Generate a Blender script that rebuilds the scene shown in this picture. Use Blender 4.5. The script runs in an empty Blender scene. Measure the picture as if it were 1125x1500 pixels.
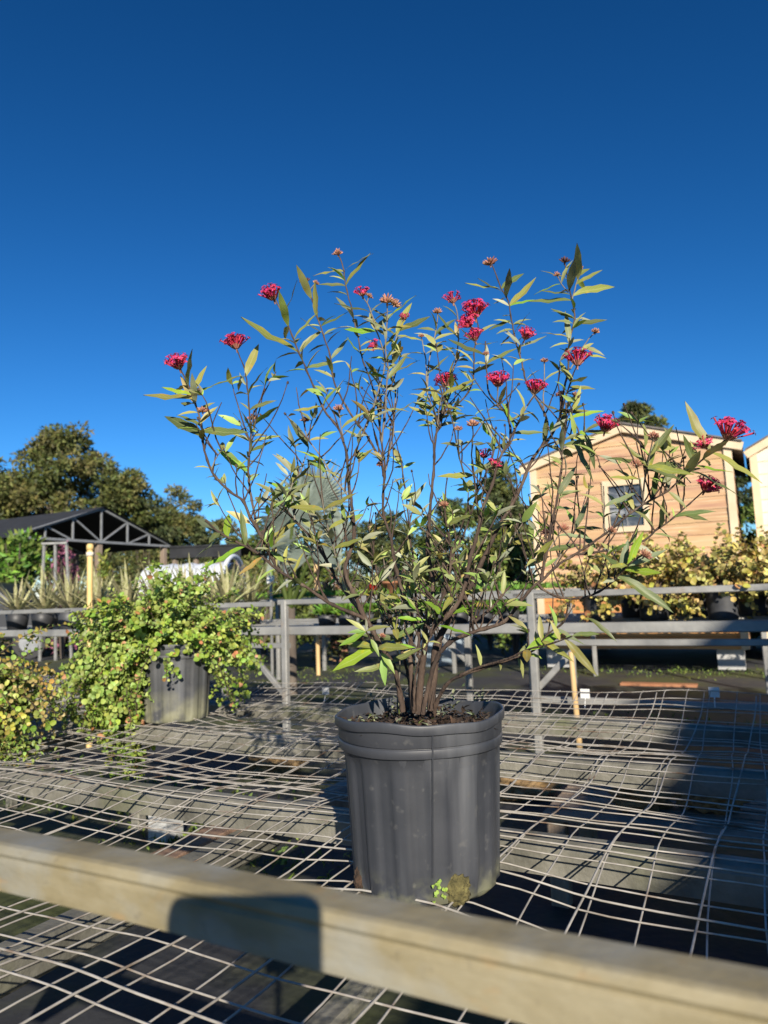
import bpy, bmesh, math, random
import numpy as np
from mathutils import Vector, Matrix, Quaternion, noise as mnoise
random.seed(7); rng = np.random.default_rng(7)
sc = bpy.context.scene
col = sc.collection
R = math.radians

# ------------------------------------------------------------------ camera
F, PITCH, ROLL, CZ = 1040.0, R(6.7), R(2.0), 1.035
fwd = Vector((0, math.cos(PITCH), math.sin(PITCH)))
up0 = Vector((0, -math.sin(PITCH), math.cos(PITCH)))
rt0 = Vector((1, 0, 0))
crt = rt0*math.cos(ROLL) - up0*math.sin(ROLL)
cup = up0*math.cos(ROLL) + rt0*math.sin(ROLL)
CAM = Vector((0, 0, CZ))
cd = bpy.data.cameras.new('camera'); cam = bpy.data.objects.new('camera', cd); col.objects.link(cam)
cam.matrix_world = Matrix(((crt.x, cup.x, -fwd.x, 0), (crt.y, cup.y, -fwd.y, 0), (crt.z, cup.z, -fwd.z, CZ), (0, 0, 0, 1)))
cd.sensor_fit = 'VERTICAL'; cd.sensor_height = 36.0; cd.lens = F/1500.0*36.0
cd.clip_start = 0.01; cd.clip_end = 3000
cd.dof.use_dof = True; cd.dof.focus_distance = 1.18; cd.dof.aperture_fstop = 6.6
sc.camera = cam

# ------------------------------------------------------------------ light
SEL, SAZ = R(22.65), R(-8.2)                # where the light travels to
sdir = Vector((math.sin(SAZ)*math.cos(SEL), math.cos(SAZ)*math.cos(SEL), -math.sin(SEL)))
w = bpy.data.worlds.new('World'); sc.world = w; w.use_nodes = True
nt = w.node_tree; nt.nodes.clear()
sky = nt.nodes.new('ShaderNodeTexSky'); sky.sky_type = 'NISHITA'; sky.sun_disc = False
sky.sun_elevation = SEL; sky.sun_rotation = R(180) + SAZ
sky.altitude = 0; sky.air_density = 1.0; sky.dust_density = 0.0; sky.ozone_density = 6.0
bg = nt.nodes.new('ShaderNodeBackground'); bg.inputs['Strength'].default_value = 0.075
wo = nt.nodes.new('ShaderNodeOutputWorld')
hsv = nt.nodes.new('ShaderNodeMix'); hsv.data_type = 'RGBA'; hsv.blend_type = 'MULTIPLY'; hsv.inputs[0].default_value = 1.0
hsv.inputs[7].default_value = (.50, .98, 1.36, 1)
nt.links.new(sky.outputs[0], hsv.inputs[6]); 
sep = nt.nodes.new('ShaderNodeSeparateColor'); cmb = nt.nodes.new('ShaderNodeCombineColor'); nt.links.new(hsv.outputs[2], sep.inputs[0])
for ch, (gm, kk) in enumerate(((1.94, .80), (1.42, .52), (1.39, .375))):   # the phone's contrast curve on a clear sky
    pw = nt.nodes.new('ShaderNodeMath'); pw.operation = 'POWER'; pw.inputs[1].default_value = gm; nt.links.new(sep.outputs[ch], pw.inputs[0])
    ml = nt.nodes.new('ShaderNodeMath'); ml.operation = 'MULTIPLY'; ml.inputs[1].default_value = kk; nt.links.new(pw.outputs[0], ml.inputs[0]); nt.links.new(ml.outputs[0], cmb.inputs[ch])
nt.links.new(cmb.outputs[0], bg.inputs[0]); nt.links.new(bg.outputs[0], wo.inputs[0])
sl = bpy.data.lights.new('sun', 'SUN'); sl.energy = 5.0; sl.angle = R(0.53); sl.color = (1.0, 0.91, 0.77)
so = bpy.data.objects.new('sun', sl); col.objects.link(so)
so.rotation_euler = sdir.to_track_quat('-Z', 'Y').to_euler(); so.location = (0, 0, 30)
sc.view_settings.view_transform = 'Standard'; sc.view_settings.look = 'None'
sc.view_settings.exposure = 0.55; sc.view_settings.gamma = 1.0

# ------------------------------------------------------------------ helpers
YAW = R(27.5)                                # the benches, sheds and pavilion share one grid
U = Vector((math.cos(YAW), -math.sin(YAW), 0)); V = Vector((math.sin(YAW), math.cos(YAW), 0))
def uv(u, v, z=0.0): return U*u + V*v + Vector((0, 0, z))
def ray(x, y): return (fwd*F + crt*(x-562.5) - cup*(y-750)).normalized()
def at_z(x, y, z): d = ray(x, y); return CAM + d*((z-CZ)/d.z)
def at_y(x, y, Y): d = ray(x, y); return CAM + d*(Y/d.y)
def at_v(x, y, v): d = ray(x, y); return CAM + d*(v/d.dot(V))
def at_u(x, y, u): d = ray(x, y); return CAM + d*(u/d.dot(U))
def lerp(a, b, t): return a + (b-a)*t

def tag(o, label=None, cat=None, group=None, kind=None):
    if label: o['label'] = label
    if cat: o['category'] = cat
    if group: o['group'] = group
    if kind: o['kind'] = kind
    return o
def empty(name, loc, rz=0.0):
    o = bpy.data.objects.new(name, None); col.objects.link(o); o.location = loc; o.rotation_euler = (0, 0, rz)
    o.empty_display_size = .1
    return o
def link(name, me, parent=None, loc=None):
    o = bpy.data.objects.new(name, me); col.objects.link(o)
    if parent is not None: o.parent = parent
    if loc is not None: o.location = loc
    return o
def wparent(o, parent, M):
    """parent o and put it at world matrix M (parent has location / z rotation only)"""
    o.parent = parent
    P = Matrix.Translation(parent.location) @ parent.rotation_euler.to_matrix().to_4x4()
    o.matrix_local = P.inverted() @ M
def copy_tree(o, parent=None):
    c = o.copy(); col.objects.link(c); c.parent = parent
    for ch in list(o.children): copy_tree(ch, c)
    return c

class MB:
    """collects shapes in world (or local) coordinates and links them as one mesh"""
    def __init__(s): s.v = []; s.f = []; s.m = []; s.sm = []
    def add(s, vs, fs, mi=0, smooth=False):
        b = len(s.v); s.v += [tuple(p) for p in vs]; s.f += [tuple(i+b for i in f) for f in fs]
        s.m += [mi]*len(fs); s.sm += [smooth]*len(fs); return s
    def box(s, c, sx, sy, sz, ax=None, ay=None, az=None, mi=0):
        ax = ax or Vector((1,0,0)); ay = ay or Vector((0,1,0)); az = az or Vector((0,0,1)); c = Vector(c)
        vs = [c + ax*(i*sx/2) + ay*(j*sy/2) + az*(k*sz/2) for k in (-1,1) for j in (-1,1) for i in (-1,1)]
        return s.add(vs, [(0,2,3,1),(4,5,7,6),(0,1,5,4),(2,6,7,3),(0,4,6,2),(1,3,7,5)], mi)
    def prof(s, a, b, pts, up=Vector((0,0,1)), mi=0, smooth=False):
        """extrude a closed 2d profile (side, up) from a to b"""
        a = Vector(a); b = Vector(b); d = (b-a).normalized(); sd = d.cross(up).normalized(); uu = sd.cross(d).normalized()
        n = len(pts); vs = [p + sd*q[0] + uu*q[1] for p in (a, b) for q in pts]
        fs = [(i, (i+1) % n, n+(i+1) % n, n+i) for i in range(n)]
        s.add(vs, fs, mi, smooth); s.add(vs[:n], [tuple(range(n))][::-1], mi); s.add(vs[n:], [tuple(range(n))], mi)
        return s
    def bar(s, a, b, wd, ht, bev=.15, up=Vector((0,0,1)), mi=0):
        w2, h2, c = wd/2, ht/2, min(wd, ht)*bev
        P = [(-w2, -h2+c), (-w2+c, -h2), (w2-c, -h2), (w2, -h2+c), (w2, h2-c), (w2-c, h2), (-w2+c, h2), (-w2, h2-c)]
        return s.prof(a, b, P, up, mi)
    def tube(s, pts, rad, n=6, mi=0, cap=True):
        pts = [Vector(p) for p in pts]; N = len(pts)
        rad = rad if hasattr(rad, '__len__') else [rad]*N
        T = [(pts[min(i+1, N-1)] - pts[max(i-1, 0)]).normalized() for i in range(N)]
        ref = Vector((0,0,1)) if abs(T[0].z) < .9 else Vector((1,0,0))
        nn = T[0].cross(ref).normalized(); vs = []
        for i in range(N):
            nn = (nn - T[i]*nn.dot(T[i])).normalized(); bb = T[i].cross(nn)
            for k in range(n):
                a = 2*math.pi*k/n; vs.append(pts[i] + (nn*math.cos(a) + bb*math.sin(a))*rad[i])
        fs = [(i*n+k, i*n+(k+1) % n, (i+1)*n+(k+1) % n, (i+1)*n+k) for i in range(N-1) for k in range(n)]
        s.add(vs, fs, mi, True)
        if cap: s.add(vs[:n], [tuple(range(n))[::-1]], mi); s.add(vs[-n:], [tuple(range(n))], mi)
        return s
    def lathe(s, prof, n=32, c=(0,0,0), fn=None, mi=0):
        c = Vector(c); vs = []
        for j, (r, z) in enumerate(prof):
            for k in range(n):
                a = 2*math.pi*k/n
                rr, zz = (r, z) if fn is None else fn(r, z, a, j)
                vs.append(c + Vector((rr*math.cos(a), rr*math.sin(a), zz)))
        fs = [(j*n+k, j*n+(k+1) % n, (j+1)*n+(k+1) % n, (j+1)*n+k) for j in range(len(prof)-1) for k in range(n)]
        return s.add(vs, fs, mi, True)
    def mesh(s, name):
        me = bpy.data.meshes.new(name); me.from_pydata(s.v, [], s.f)
        me.polygons.foreach_set('material_index', s.m); me.polygons.foreach_set('use_smooth', s.sm); me.update(); return me
    def build(s, name, mat, parent=None, origin=None):
        """vertices are world coordinates; the object's origin goes to origin (default: parent's or the mesh centre)"""
        if parent is not None:
            P = (Matrix.Translation(parent.location) @ parent.rotation_euler.to_matrix().to_4x4())
            if parent.parent is not None:
                g = parent.parent; P = Matrix.Translation(g.location) @ g.rotation_euler.to_matrix().to_4x4() @ P
            inv = P.inverted(); s.v = [tuple(inv @ Vector(p)) for p in s.v]; loc = None
        else:
            A = np.array(s.v); c = Vector(((A[:,0].min()+A[:,0].max())/2, (A[:,1].min()+A[:,1].max())/2, A[:,2].min())) if origin is None else Vector(origin)
            s.v = [tuple(Vector(p)-c) for p in s.v]; loc = c
        me = s.mesh(name)
        for m in (mat if isinstance(mat, (list, tuple)) else [mat]): me.materials.append(m)
        return link(name, me, parent, loc)

# ------------------------------------------------------------------ materials
def mat(name, ramp, scale=6.0, rough=.6, metal=0.0, bump=0.0, bscale=40.0, detail=6.0, coords='Object', stretch=(1,1,1), spec=.5, rnd=None, extra=None, distort=0.0, trans=0.0):
    m = bpy.data.materials.new(name); m.use_nodes = True; t = m.node_tree; N = t.nodes; L = t.links
    b = N['Principled BSDF']; b.inputs['Roughness'].default_value = rough; b.inputs['Metallic'].default_value = metal
    b.inputs['Specular IOR Level'].default_value = spec
    tc = N.new('ShaderNodeTexCoord'); mp = N.new('ShaderNodeMapping'); mp.inputs['Scale'].default_value = stretch
    if coords == 'World':
        g = N.new('ShaderNodeNewGeometry'); L.new(g.outputs['Position'], mp.inputs[0])
    else: L.new(tc.outputs[coords], mp.inputs[0])
    nz = N.new('ShaderNodeTexNoise'); nz.inputs['Scale'].default_value = scale; nz.inputs['Detail'].default_value = detail
    nz.inputs['Roughness'].default_value = .62; nz.inputs['Distortion'].default_value = distort
    L.new(mp.outputs[0], nz.inputs['Vector'])
    cr = N.new('ShaderNodeValToRGB'); e = cr.color_ramp.elements
    while len(e) < len(ramp): e.new(.5)
    for q, (p, c) in zip(e, ramp): q.position = p; q.color = (*c, 1)
    L.new(nz.outputs['Fac'], cr.inputs[0]); out = cr.outputs[0]
    if rnd:                                   # (source, hue spread, value low, value high)
        if rnd[0] == 'object': q = N.new('ShaderNodeObjectInfo'); src = q.outputs['Random']
        else: q = N.new('ShaderNodeNewGeometry'); src = q.outputs['Random Per Island']
        hs = N.new('ShaderNodeHueSaturation')
        m1 = N.new('ShaderNodeMapRange'); m1.inputs['To Min'].default_value = .5-rnd[1]; m1.inputs['To Max'].default_value = .5+rnd[1]
        L.new(src, m1.inputs[0]); L.new(m1.outputs[0], hs.inputs['Hue'])
        wn = N.new('ShaderNodeTexWhiteNoise'); wn.noise_dimensions = '1D'; L.new(src, wn.inputs['W'])
        m2 = N.new('ShaderNodeMapRange'); m2.inputs['To Min'].default_value = rnd[2]; m2.inputs['To Max'].default_value = rnd[3]
        L.new(wn.outputs[0], m2.inputs[0]); L.new(m2.outputs[0], hs.inputs['Value'])
        L.new(out, hs.inputs['Color']); out = hs.outputs[0]
    if extra: out = extra(t, mp, out) or out
    L.new(out, b.inputs['Base Color'])
    if bump:
        n2 = N.new('ShaderNodeTexNoise'); n2.inputs['Scale'].default_value = bscale; n2.inputs['Detail'].default_value = 5
        L.new(mp.outputs[0], n2.inputs['Vector'])
        bp = N.new('ShaderNodeBump'); bp.inputs['Strength'].default_value = bump; bp.inputs['Distance'].default_value = .01
        L.new(n2.outputs['Fac'], bp.inputs['Height']); L.new(bp.outputs[0], b.inputs['Normal'])
    if trans:
        tr = N.new('ShaderNodeBsdfTranslucent'); L.new(out, tr.inputs['Color'])
        mx = N.new('ShaderNodeMixShader'); mx.inputs[0].default_value = trans
        L.new(b.outputs[0], mx.inputs[1]); L.new(tr.outputs[0], mx.inputs[2]); L.new(mx.outputs[0], N['Material Output'].inputs['Surface'])
    return m
def mixcol(t, fac, a, c, mode='MIX'):
    n = t.nodes.new('ShaderNodeMix'); n.data_type = 'RGBA'; n.blend_type = mode
    if hasattr(fac, 'node'): t.links.new(fac, n.inputs[0])
    else: n.inputs[0].default_value = fac
    for k, x in ((6, a), (7, c)):
        if hasattr(x, 'node'): t.links.new(x, n.inputs[k])
        else: n.inputs[k].default_value = (*x, 1)
    return n.outputs[2]
def noisefac(t, vec, scale, lo, hi, stretch=None, detail=4):
    n = t.nodes.new('ShaderNodeTexNoise'); n.inputs['Scale'].default_value = scale; n.inputs['Detail'].default_value = detail
    if stretch:
        mp = t.nodes.new('ShaderNodeMapping'); mp.inputs['Scale'].default_value = stretch; t.links.new(vec, mp.inputs[0]); vec = mp.outputs[0]
    t.links.new(vec, n.inputs['Vector'])
    r = t.nodes.new('ShaderNodeMapRange'); r.inputs['From Min'].default_value = lo; r.inputs['From Max'].default_value = hi; r.clamp = True
    t.links.new(n.outputs['Fac'], r.inputs[0]); return r.outputs[0]
def world_pos(t): return t.nodes.new('ShaderNodeNewGeometry').outputs['Position']

def rust(c, lo=.56, hi=.72, scale=9):
    def fn(t, mp, out): return mixcol(t, noisefac(t, world_pos(t), scale, lo, hi), out, c)
    return fn
M = {}
def railx(t, mp, out):
    P = world_pos(t)
    out = mixcol(t, noisefac(t, P, 18, .46, .80, (1,1,1.6), 6), out, (.28,.285,.26))
    out = mixcol(t, noisefac(t, P, 30, .62, .86, (1,1,2.2), 6), out, (.36,.22,.09))
    return mixcol(t, noisefac(t, P, 120, .64, .90, None, 5), out, (.12,.10,.07))
M['rail'] = mat('weathered rail', [(.28, (.135,.115,.066)), (.5, (.245,.205,.115)), (.7, (.34,.30,.20))], 7, .7, .1, .10, 90, coords='World', stretch=(1,1,2.5), extra=railx)
M['galv'] = mat('weathered galvanised steel', [(.3, (.095,.092,.075)), (.5, (.18,.172,.14)), (.72, (.30,.285,.24))], 7, .65, .15, .3, 60, coords='World', extra=rust((.15,.16,.07), .56, .80, 4))
M['galv_far'] = mat('dull galvanised steel', [(.3, (.20,.20,.195)), (.7, (.37,.365,.34))], 5, .55, .25, .15, 40, coords='World', extra=rust((.30,.20,.11), .66, .8, 3))
M['wire'] = mat('galvanised wire', [(.3, (.26,.235,.20)), (.7, (.50,.47,.42))], 20, .55, .15, coords='World', extra=rust((.16,.10,.06), .56, .72, 13))
def dust(t, mp, out):
    z = t.nodes.new('ShaderNodeSeparateXYZ'); tc = t.nodes.new('ShaderNodeTexCoord'); t.links.new(tc.outputs['Object'], z.inputs[0])
    a = noisefac(t, tc.outputs['Object'], 14, .5, .8, (1.6, 1.6, .12))
    out = mixcol(t, a, out, (.115,.12,.13))
    b = noisefac(t, tc.outputs['Object'], 60, .62, .78)
    out = mixcol(t, b, out, (.10,.10,.10))
    r = t.nodes.new('ShaderNodeMapRange'); r.inputs['From Min'].default_value = .045; r.inputs['From Max'].default_value = .0
    t.links.new(z.outputs[2], r.inputs[0])
    mu = t.nodes.new('ShaderNodeMath'); mu.operation = 'MULTIPLY'; t.links.new(r.outputs[0], mu.inputs[0])
    t.links.new(noisefac(t, tc.outputs['Object'], 30, .42, .62), mu.inputs[1])
    return mixcol(t, mu.outputs[0], out, (.17,.17,.11))
M['pot'] = mat('dusty black plastic', [(.3, (.033,.036,.043)), (.7, (.052,.055,.064))], 8, .48, 0, .015, 150, extra=dust)
def dust2(t, mp, out):
    out = dust(t, mp, out); tc = t.nodes.new('ShaderNodeTexCoord'); z = t.nodes.new('ShaderNodeSeparateXYZ'); t.links.new(tc.outputs['Object'], z.inputs[0])
    r = t.nodes.new('ShaderNodeMapRange'); r.inputs['From Min'].default_value = .13; r.inputs['From Max'].default_value = .02; t.links.new(z.outputs[2], r.inputs[0])
    mu = t.nodes.new('ShaderNodeMath'); mu.operation = 'MULTIPLY'; t.links.new(r.outputs[0], mu.inputs[0]); t.links.new(noisefac(t, tc.outputs['Object'], 16, .35, .6), mu.inputs[1])
    return mixcol(t, mu.outputs[0], out, (.22,.215,.14))
M['pot_old'] = mat('algae stained black plastic', [(.3, (.045,.047,.052)), (.7, (.08,.082,.088))], 10, .6, 0, .04, 120, extra=dust2)
M['pot_far'] = mat('black plastic', [(.3, (.022,.023,.026)), (.7, (.05,.052,.058))], 8, .5, rnd=('object', 0, .7, 1.8))
M['soil'] = mat('potting soil', [(.3, (.018,.012,.008)), (.6, (.06,.035,.022)), (.75, (.14,.08,.05))], 60, .95, 0, .9, 90)
M['moss'] = mat('moss', [(.3, (.05,.045,.015)), (.55, (.13,.11,.04)), (.75, (.22,.20,.07))], 90, .95, 0, .8, 160)
M['bark'] = mat('twig bark', [(.3, (.030,.020,.016)), (.55, (.080,.052,.037)), (.75, (.18,.135,.10))], 45, .85, 0, .5, 200, coords='World', stretch=(1,1,.35))
M['bark_green'] = mat('young shoot bark', [(.3, (.12,.09,.07)), (.7, (.24,.22,.17))], 50, .75, coords='World')
def leafmat(name, top, under, vein, rnd=('object', .018, .7, 1.3), tr=.18, rough=.5):
    m = bpy.data.materials.new(name); m.use_nodes = True; t = m.node_tree; N = t.nodes; L = t.links; b = N['Principled BSDF']
    tc = N.new('ShaderNodeTexCoord'); g = N.new('ShaderNodeNewGeometry')
    sp = N.new('ShaderNodeSeparateXYZ'); L.new(tc.outputs['UV'], sp.inputs[0])
    # veins: midrib at v = .5 and slanted side veins
    d = N.new('ShaderNodeMath'); d.operation = 'SUBTRACT'; L.new(sp.outputs[1], d.inputs[0]); d.inputs[1].default_value = .5
    a = N.new('ShaderNodeMath'); a.operation = 'ABSOLUTE'; L.new(d.outputs[0], a.inputs[0])
    mr = N.new('ShaderNodeMapRange'); mr.inputs['From Min'].default_value = .07; mr.inputs['From Max'].default_value = .02; L.new(a.outputs[0], mr.inputs[0])
    s1 = N.new('ShaderNodeMath'); s1.operation = 'MULTIPLY_ADD'; L.new(a.outputs[0], s1.inputs[0]); s1.inputs[1].default_value = -.35; L.new(sp.outputs[0], s1.inputs[2])
    s2 = N.new('ShaderNodeMath'); s2.operation = 'MULTIPLY'; L.new(s1.outputs[0], s2.inputs[0]); s2.inputs[1].default_value = 75
    s3 = N.new('ShaderNodeMath'); s3.operation = 'SINE'; L.new(s2.outputs[0], s3.inputs[0])
    s4 = N.new('ShaderNodeMapRange'); s4.inputs['From Min'].default_value = .55; s4.inputs['From Max'].default_value = 1.0; s4.inputs['To Max'].default_value = .5; L.new(s3.outputs[0], s4.inputs[0])
    mx = N.new('ShaderNodeMath'); mx.operation = 'MAXIMUM'; L.new(mr.outputs[0], mx.inputs[0]); L.new(s4.outputs[0], mx.inputs[1])
    base = mixcol(t, g.outputs['Backfacing'], top, under)
    spot = noisefac(t, tc.outputs['Object'], 5, .58, .75)
    base = mixcol(t, spot, base, (top[0]*1.5+.02, top[1]*1.1, top[2]*.7))
    out = mixcol(t, mx.outputs[0], base, vein)
    if rnd[0] == 'object': src = N.new('ShaderNodeObjectInfo').outputs['Random']
    else: src = g.outputs['Random Per Island']
    hs = N.new('ShaderNodeHueSaturation'); m1 = N.new('ShaderNodeMapRange'); m1.inputs['To Min'].default_value = .5-rnd[1]; m1.inputs['To Max'].default_value = .5+rnd[1]
    L.new(src, m1.inputs[0]); L.new(m1.outputs[0], hs.inputs['Hue'])
    wn = N.new('ShaderNodeTexWhiteNoise'); wn.noise_dimensions = '1D'; L.new(src, wn.inputs['W'])
    m2 = N.new('ShaderNodeMapRange'); m2.inputs['To Min'].default_value = rnd[2]; m2.inputs['To Max'].default_value = rnd[3]; L.new(wn.outputs[0], m2.inputs[0])
    L.new(m2.outputs[0], hs.inputs['Value']); L.new(out, hs.inputs['Color'])
    L.new(hs.outputs[0], b.inputs['Base Color']); b.inputs['Roughness'].default_value = rough
    tn = N.new('ShaderNodeBsdfTranslucent'); L.new(hs.outputs[0], tn.inputs['Color'])
    ms = N.new('ShaderNodeMixShader'); ms.inputs[0].default_value = tr; L.new(b.outputs[0], ms.inputs[1]); L.new(tn.outputs[0], ms.inputs[2])
    L.new(ms.outputs[0], N['Material Output'].inputs['Surface']); return m
M['leaf'] = leafmat('olive leaf', (.24,.25,.05), (.34,.345,.12), (.31,.31,.11))
M['leaf_dark'] = leafmat('dark green leaf', (.11,.145,.042), (.25,.28,.115), (.19,.22,.085))
M['leaf_silver'] = leafmat('silvery leaf', (.19,.225,.115), (.29,.32,.19), (.25,.28,.16))
M['leaf_bright'] = leafmat('bright green leaf', (.24,.40,.03), (.34,.45,.10), (.32,.45,.10), tr=.3)
M['leaf_yellow'] = leafmat('yellowing leaf', (.42,.32,.07), (.42,.36,.14), (.46,.40,.18), tr=.25)
M['leaf_isl'] = leafmat('mixed olive leaf', (.11,.14,.035), (.28,.31,.19), (.19,.20,.09), rnd=('island', .03, .6, 1.5))
M['round'] = leafmat('round leaf', (.24,.36,.040), (.33,.43,.11), (.33,.44,.10), rnd=('object', .028, .7, 1.35), tr=.25)
M['round_isl'] = leafmat('round leaf mass', (.22,.335,.038), (.32,.41,.10), (.31,.41,.09), rnd=('island', .03, .6, 1.4), tr=.25)
M['round_red'] = leafmat('coppery round leaf', (.42,.20,.07), (.45,.26,.12), (.48,.28,.14), tr=.25)
M['yleaf'] = leafmat('yellow green leaf', (.50,.42,.075), (.56,.49,.16), (.56,.50,.19), rnd=('object', .03, .6, 1.3), tr=.2)
M['yleaf_isl'] = leafmat('yellow green leaf mass', (.44,.37,.065), (.54,.46,.15), (.52,.46,.17), rnd=('island', .045, .3, 1.45), tr=.2)
M['petal'] = mat('pink petal', [(.3, (.50,.015,.075)), (.7, (.80,.07,.18))], 60, .5, rnd=('island', .018, .55, 1.25), trans=.2)
M['calyx'] = mat('reddish calyx', [(.3, (.30,.10,.08)), (.7, (.50,.24,.16))], 40, .7, rnd=('island', .02, .6, 1.3))
M['bud'] = mat('coppery bud', [(.3, (.30,.12,.075)), (.7, (.50,.27,.17))], 40, .7, rnd=('island', .02, .6, 1.35))
M['dead'] = mat('dried brown bud', [(.3, (.05,.022,.02)), (.7, (.15,.06,.05))], 40, .8, rnd=('island', .02, .6, 1.4))
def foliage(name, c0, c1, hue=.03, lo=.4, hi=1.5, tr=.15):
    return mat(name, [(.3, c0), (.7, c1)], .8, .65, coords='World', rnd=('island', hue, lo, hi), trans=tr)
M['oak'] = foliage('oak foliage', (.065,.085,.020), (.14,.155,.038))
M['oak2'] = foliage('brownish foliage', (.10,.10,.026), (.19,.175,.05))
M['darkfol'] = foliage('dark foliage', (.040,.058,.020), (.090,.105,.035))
M['green'] = foliage('green foliage', (.085,.13,.022), (.17,.23,.04))
M['ygreen'] = foliage('yellow green foliage', (.16,.19,.025), (.30,.28,.05))
M['lush'] = foliage('lush low foliage', (.09,.19,.02), (.18,.34,.04))
M['magenta'] = foliage('magenta bracts', (.26,.07,.14), (.36,.13,.19), .02)
M['varieg'] = mat('variegated blade', [(.35, (.20,.22,.07)), (.5, (.42,.40,.20)), (.65, (.52,.50,.30))], 9, .55, stretch=(9,9,.4), rnd=('island', .02, .6, 1.25), trans=.12)
M['silver'] = mat('silver palm leaf', [(.3, (.17,.215,.18)), (.7, (.30,.35,.30))], 4, .55, stretch=(1,1,1), rnd=('island', .01, .85, 1.12), trans=.2)
M['trunk'] = mat('tree bark', [(.3, (.06,.045,.035)), (.7, (.17,.14,.11))], 10, .9, 0, .5, 30, stretch=(1,1,.3))
M['post'] = mat('weathered post wood', [(.3, (.16,.115,.085)), (.7, (.32,.25,.19))], 6, .85, 0, .3, 30, stretch=(4,4,.4))
M['stake'] = mat('bare stake wood', [(.3, (.52,.34,.15)), (.7, (.68,.48,.24))], 8, .7, 0, .2, 40, stretch=(3,3,.4))
M['steel_dark'] = mat('grey painted steel', [(.3, (.17,.18,.19)), (.7, (.28,.29,.30))], 6, .6, .2)
M['cloth'] = mat('black shade cloth', [(.3, (.010,.011,.013)), (.7, (.026,.027,.030))], 3, .9, 0, .3, 60)
M['white_pl'] = mat('white greenhouse plastic', [(.3, (.62,.65,.68)), (.7, (.80,.82,.84))], 2, .5, 0, .5, 3)
M['yellow'] = mat('sun-faded yellow pipe', [(.3, (.62,.43,.15)), (.7, (.74,.55,.24))], 6, .5, coords='World')
M['cream'] = mat('cream plastic', [(.3, (.66,.60,.44)), (.7, (.78,.72,.58))], 6, .5)
def stain(t, mp, out):
    P = world_pos(t); d = t.nodes.new('ShaderNodeSeparateXYZ'); t.links.new(P, d.inputs[0])
    n = noisefac(t, P, 2.2, .42, .68, (.5, .5, 5), 6)
    out = mixcol(t, n, out, (.38,.20,.13))
    n2 = noisefac(t, P, 5.0, .55, .7, (.25, .25, 9), 6)
    return mixcol(t, n2, out, (.66,.50,.31))
M['siding'] = mat('sun bleached tan siding', [(.3, (.52,.31,.15)), (.7, (.66,.44,.24))], 1.4, .7, 0, .25, 30, coords='World', stretch=(1,1,4), extra=stain, rnd=('object', .006, .86, 1.1))
M['siding_orange'] = mat('orange stained siding', [(.3, (.50,.20,.055)), (.7, (.64,.32,.12))], 1.8, .7, 0, .25, 30, coords='World', stretch=(1,1,4), rnd=('object', .006, .86, 1.1))
M['trim'] = mat('tan trim board', [(.3, (.60,.46,.29)), (.7, (.72,.58,.40))], 3, .65, 0, .2, 40, coords='World')
M['cream_siding'] = mat('cream siding', [(.3, (.66,.58,.44)), (.7, (.76,.69,.55))], 2, .6, coords='World', rnd=('object', .004, .92, 1.05))
M['roofing'] = mat('grey roofing', [(.3, (.10,.09,.085)), (.7, (.19,.17,.16))], 6, .85, 0, .4, 30)
M['glass'] = mat('dark window glass', [(.35, (.03,.035,.045)), (.52, (.07,.075,.085)), (.66, (.30,.30,.30))], 3.2, .12, coords='World', stretch=(1,1,2.2), spec=.7)
M['frame_white'] = mat('white window frame', [(.3, (.62,.56,.46)), (.7, (.74,.68,.58))], 5, .5)
M['brickdirt'] = mat('brown dried clod', [(.3, (.10,.065,.03)), (.55, (.26,.17,.08)), (.75, (.40,.28,.14))], 22, .95, 0, .9, 40)
M['board'] = mat('old brown board', [(.3, (.17,.10,.065)), (.7, (.34,.22,.15))], 7, .85, 0, .4, 30, coords='World', stretch=(1,4,1))
M['carpaint'] = mat('dark car paint', [(.3, (.012,.014,.018)), (.7, (.022,.024,.03))], 4, .5)
M['carglass'] = mat('dark car glass', [(.3, (.02,.024,.03)), (.7, (.035,.04,.05))], 4, .5)
M['black'] = mat('black rubber', [(.3, (.012,.012,.013)), (.7, (.022,.022,.023))], 8, .6)
M['tagw'] = mat('white plastic tag', [(.3, (.62,.62,.60)), (.7, (.76,.76,.74))], 20, .5)
M['terra'] = mat('orange clay', [(.3, (.30,.12,.055)), (.7, (.42,.20,.10))], 10, .7)
M['red'] = mat('red plastic', [(.3, (.55,.03,.02)), (.7, (.68,.07,.04))], 10, .5)
M['bluegrey'] = mat('blue grey tarp', [(.3, (.28,.36,.44)), (.7, (.42,.50,.58))], 4, .6, 0, .3, 10)
M['wallmetal'] = mat('grey metal wall', [(.3, (.40,.40,.39)), (.7, (.50,.50,.49))], 3, .5)
def ground_extra(t, mp, out):
    P = world_pos(t)
    out = mixcol(t, noisefac(t, P, .9, .46, .62, None, 8), out, (.060,.070,.016))
    out = mixcol(t, noisefac(t, P, 2.6, .60, .74, None, 8), out, (.095,.085,.060))
    return out
M['ground'] = mat('black weed cloth', [(.3, (.016,.017,.021)), (.7, (.042,.043,.047))], 3, .85, 0, .4, 30, coords='World', extra=ground_extra)

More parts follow.
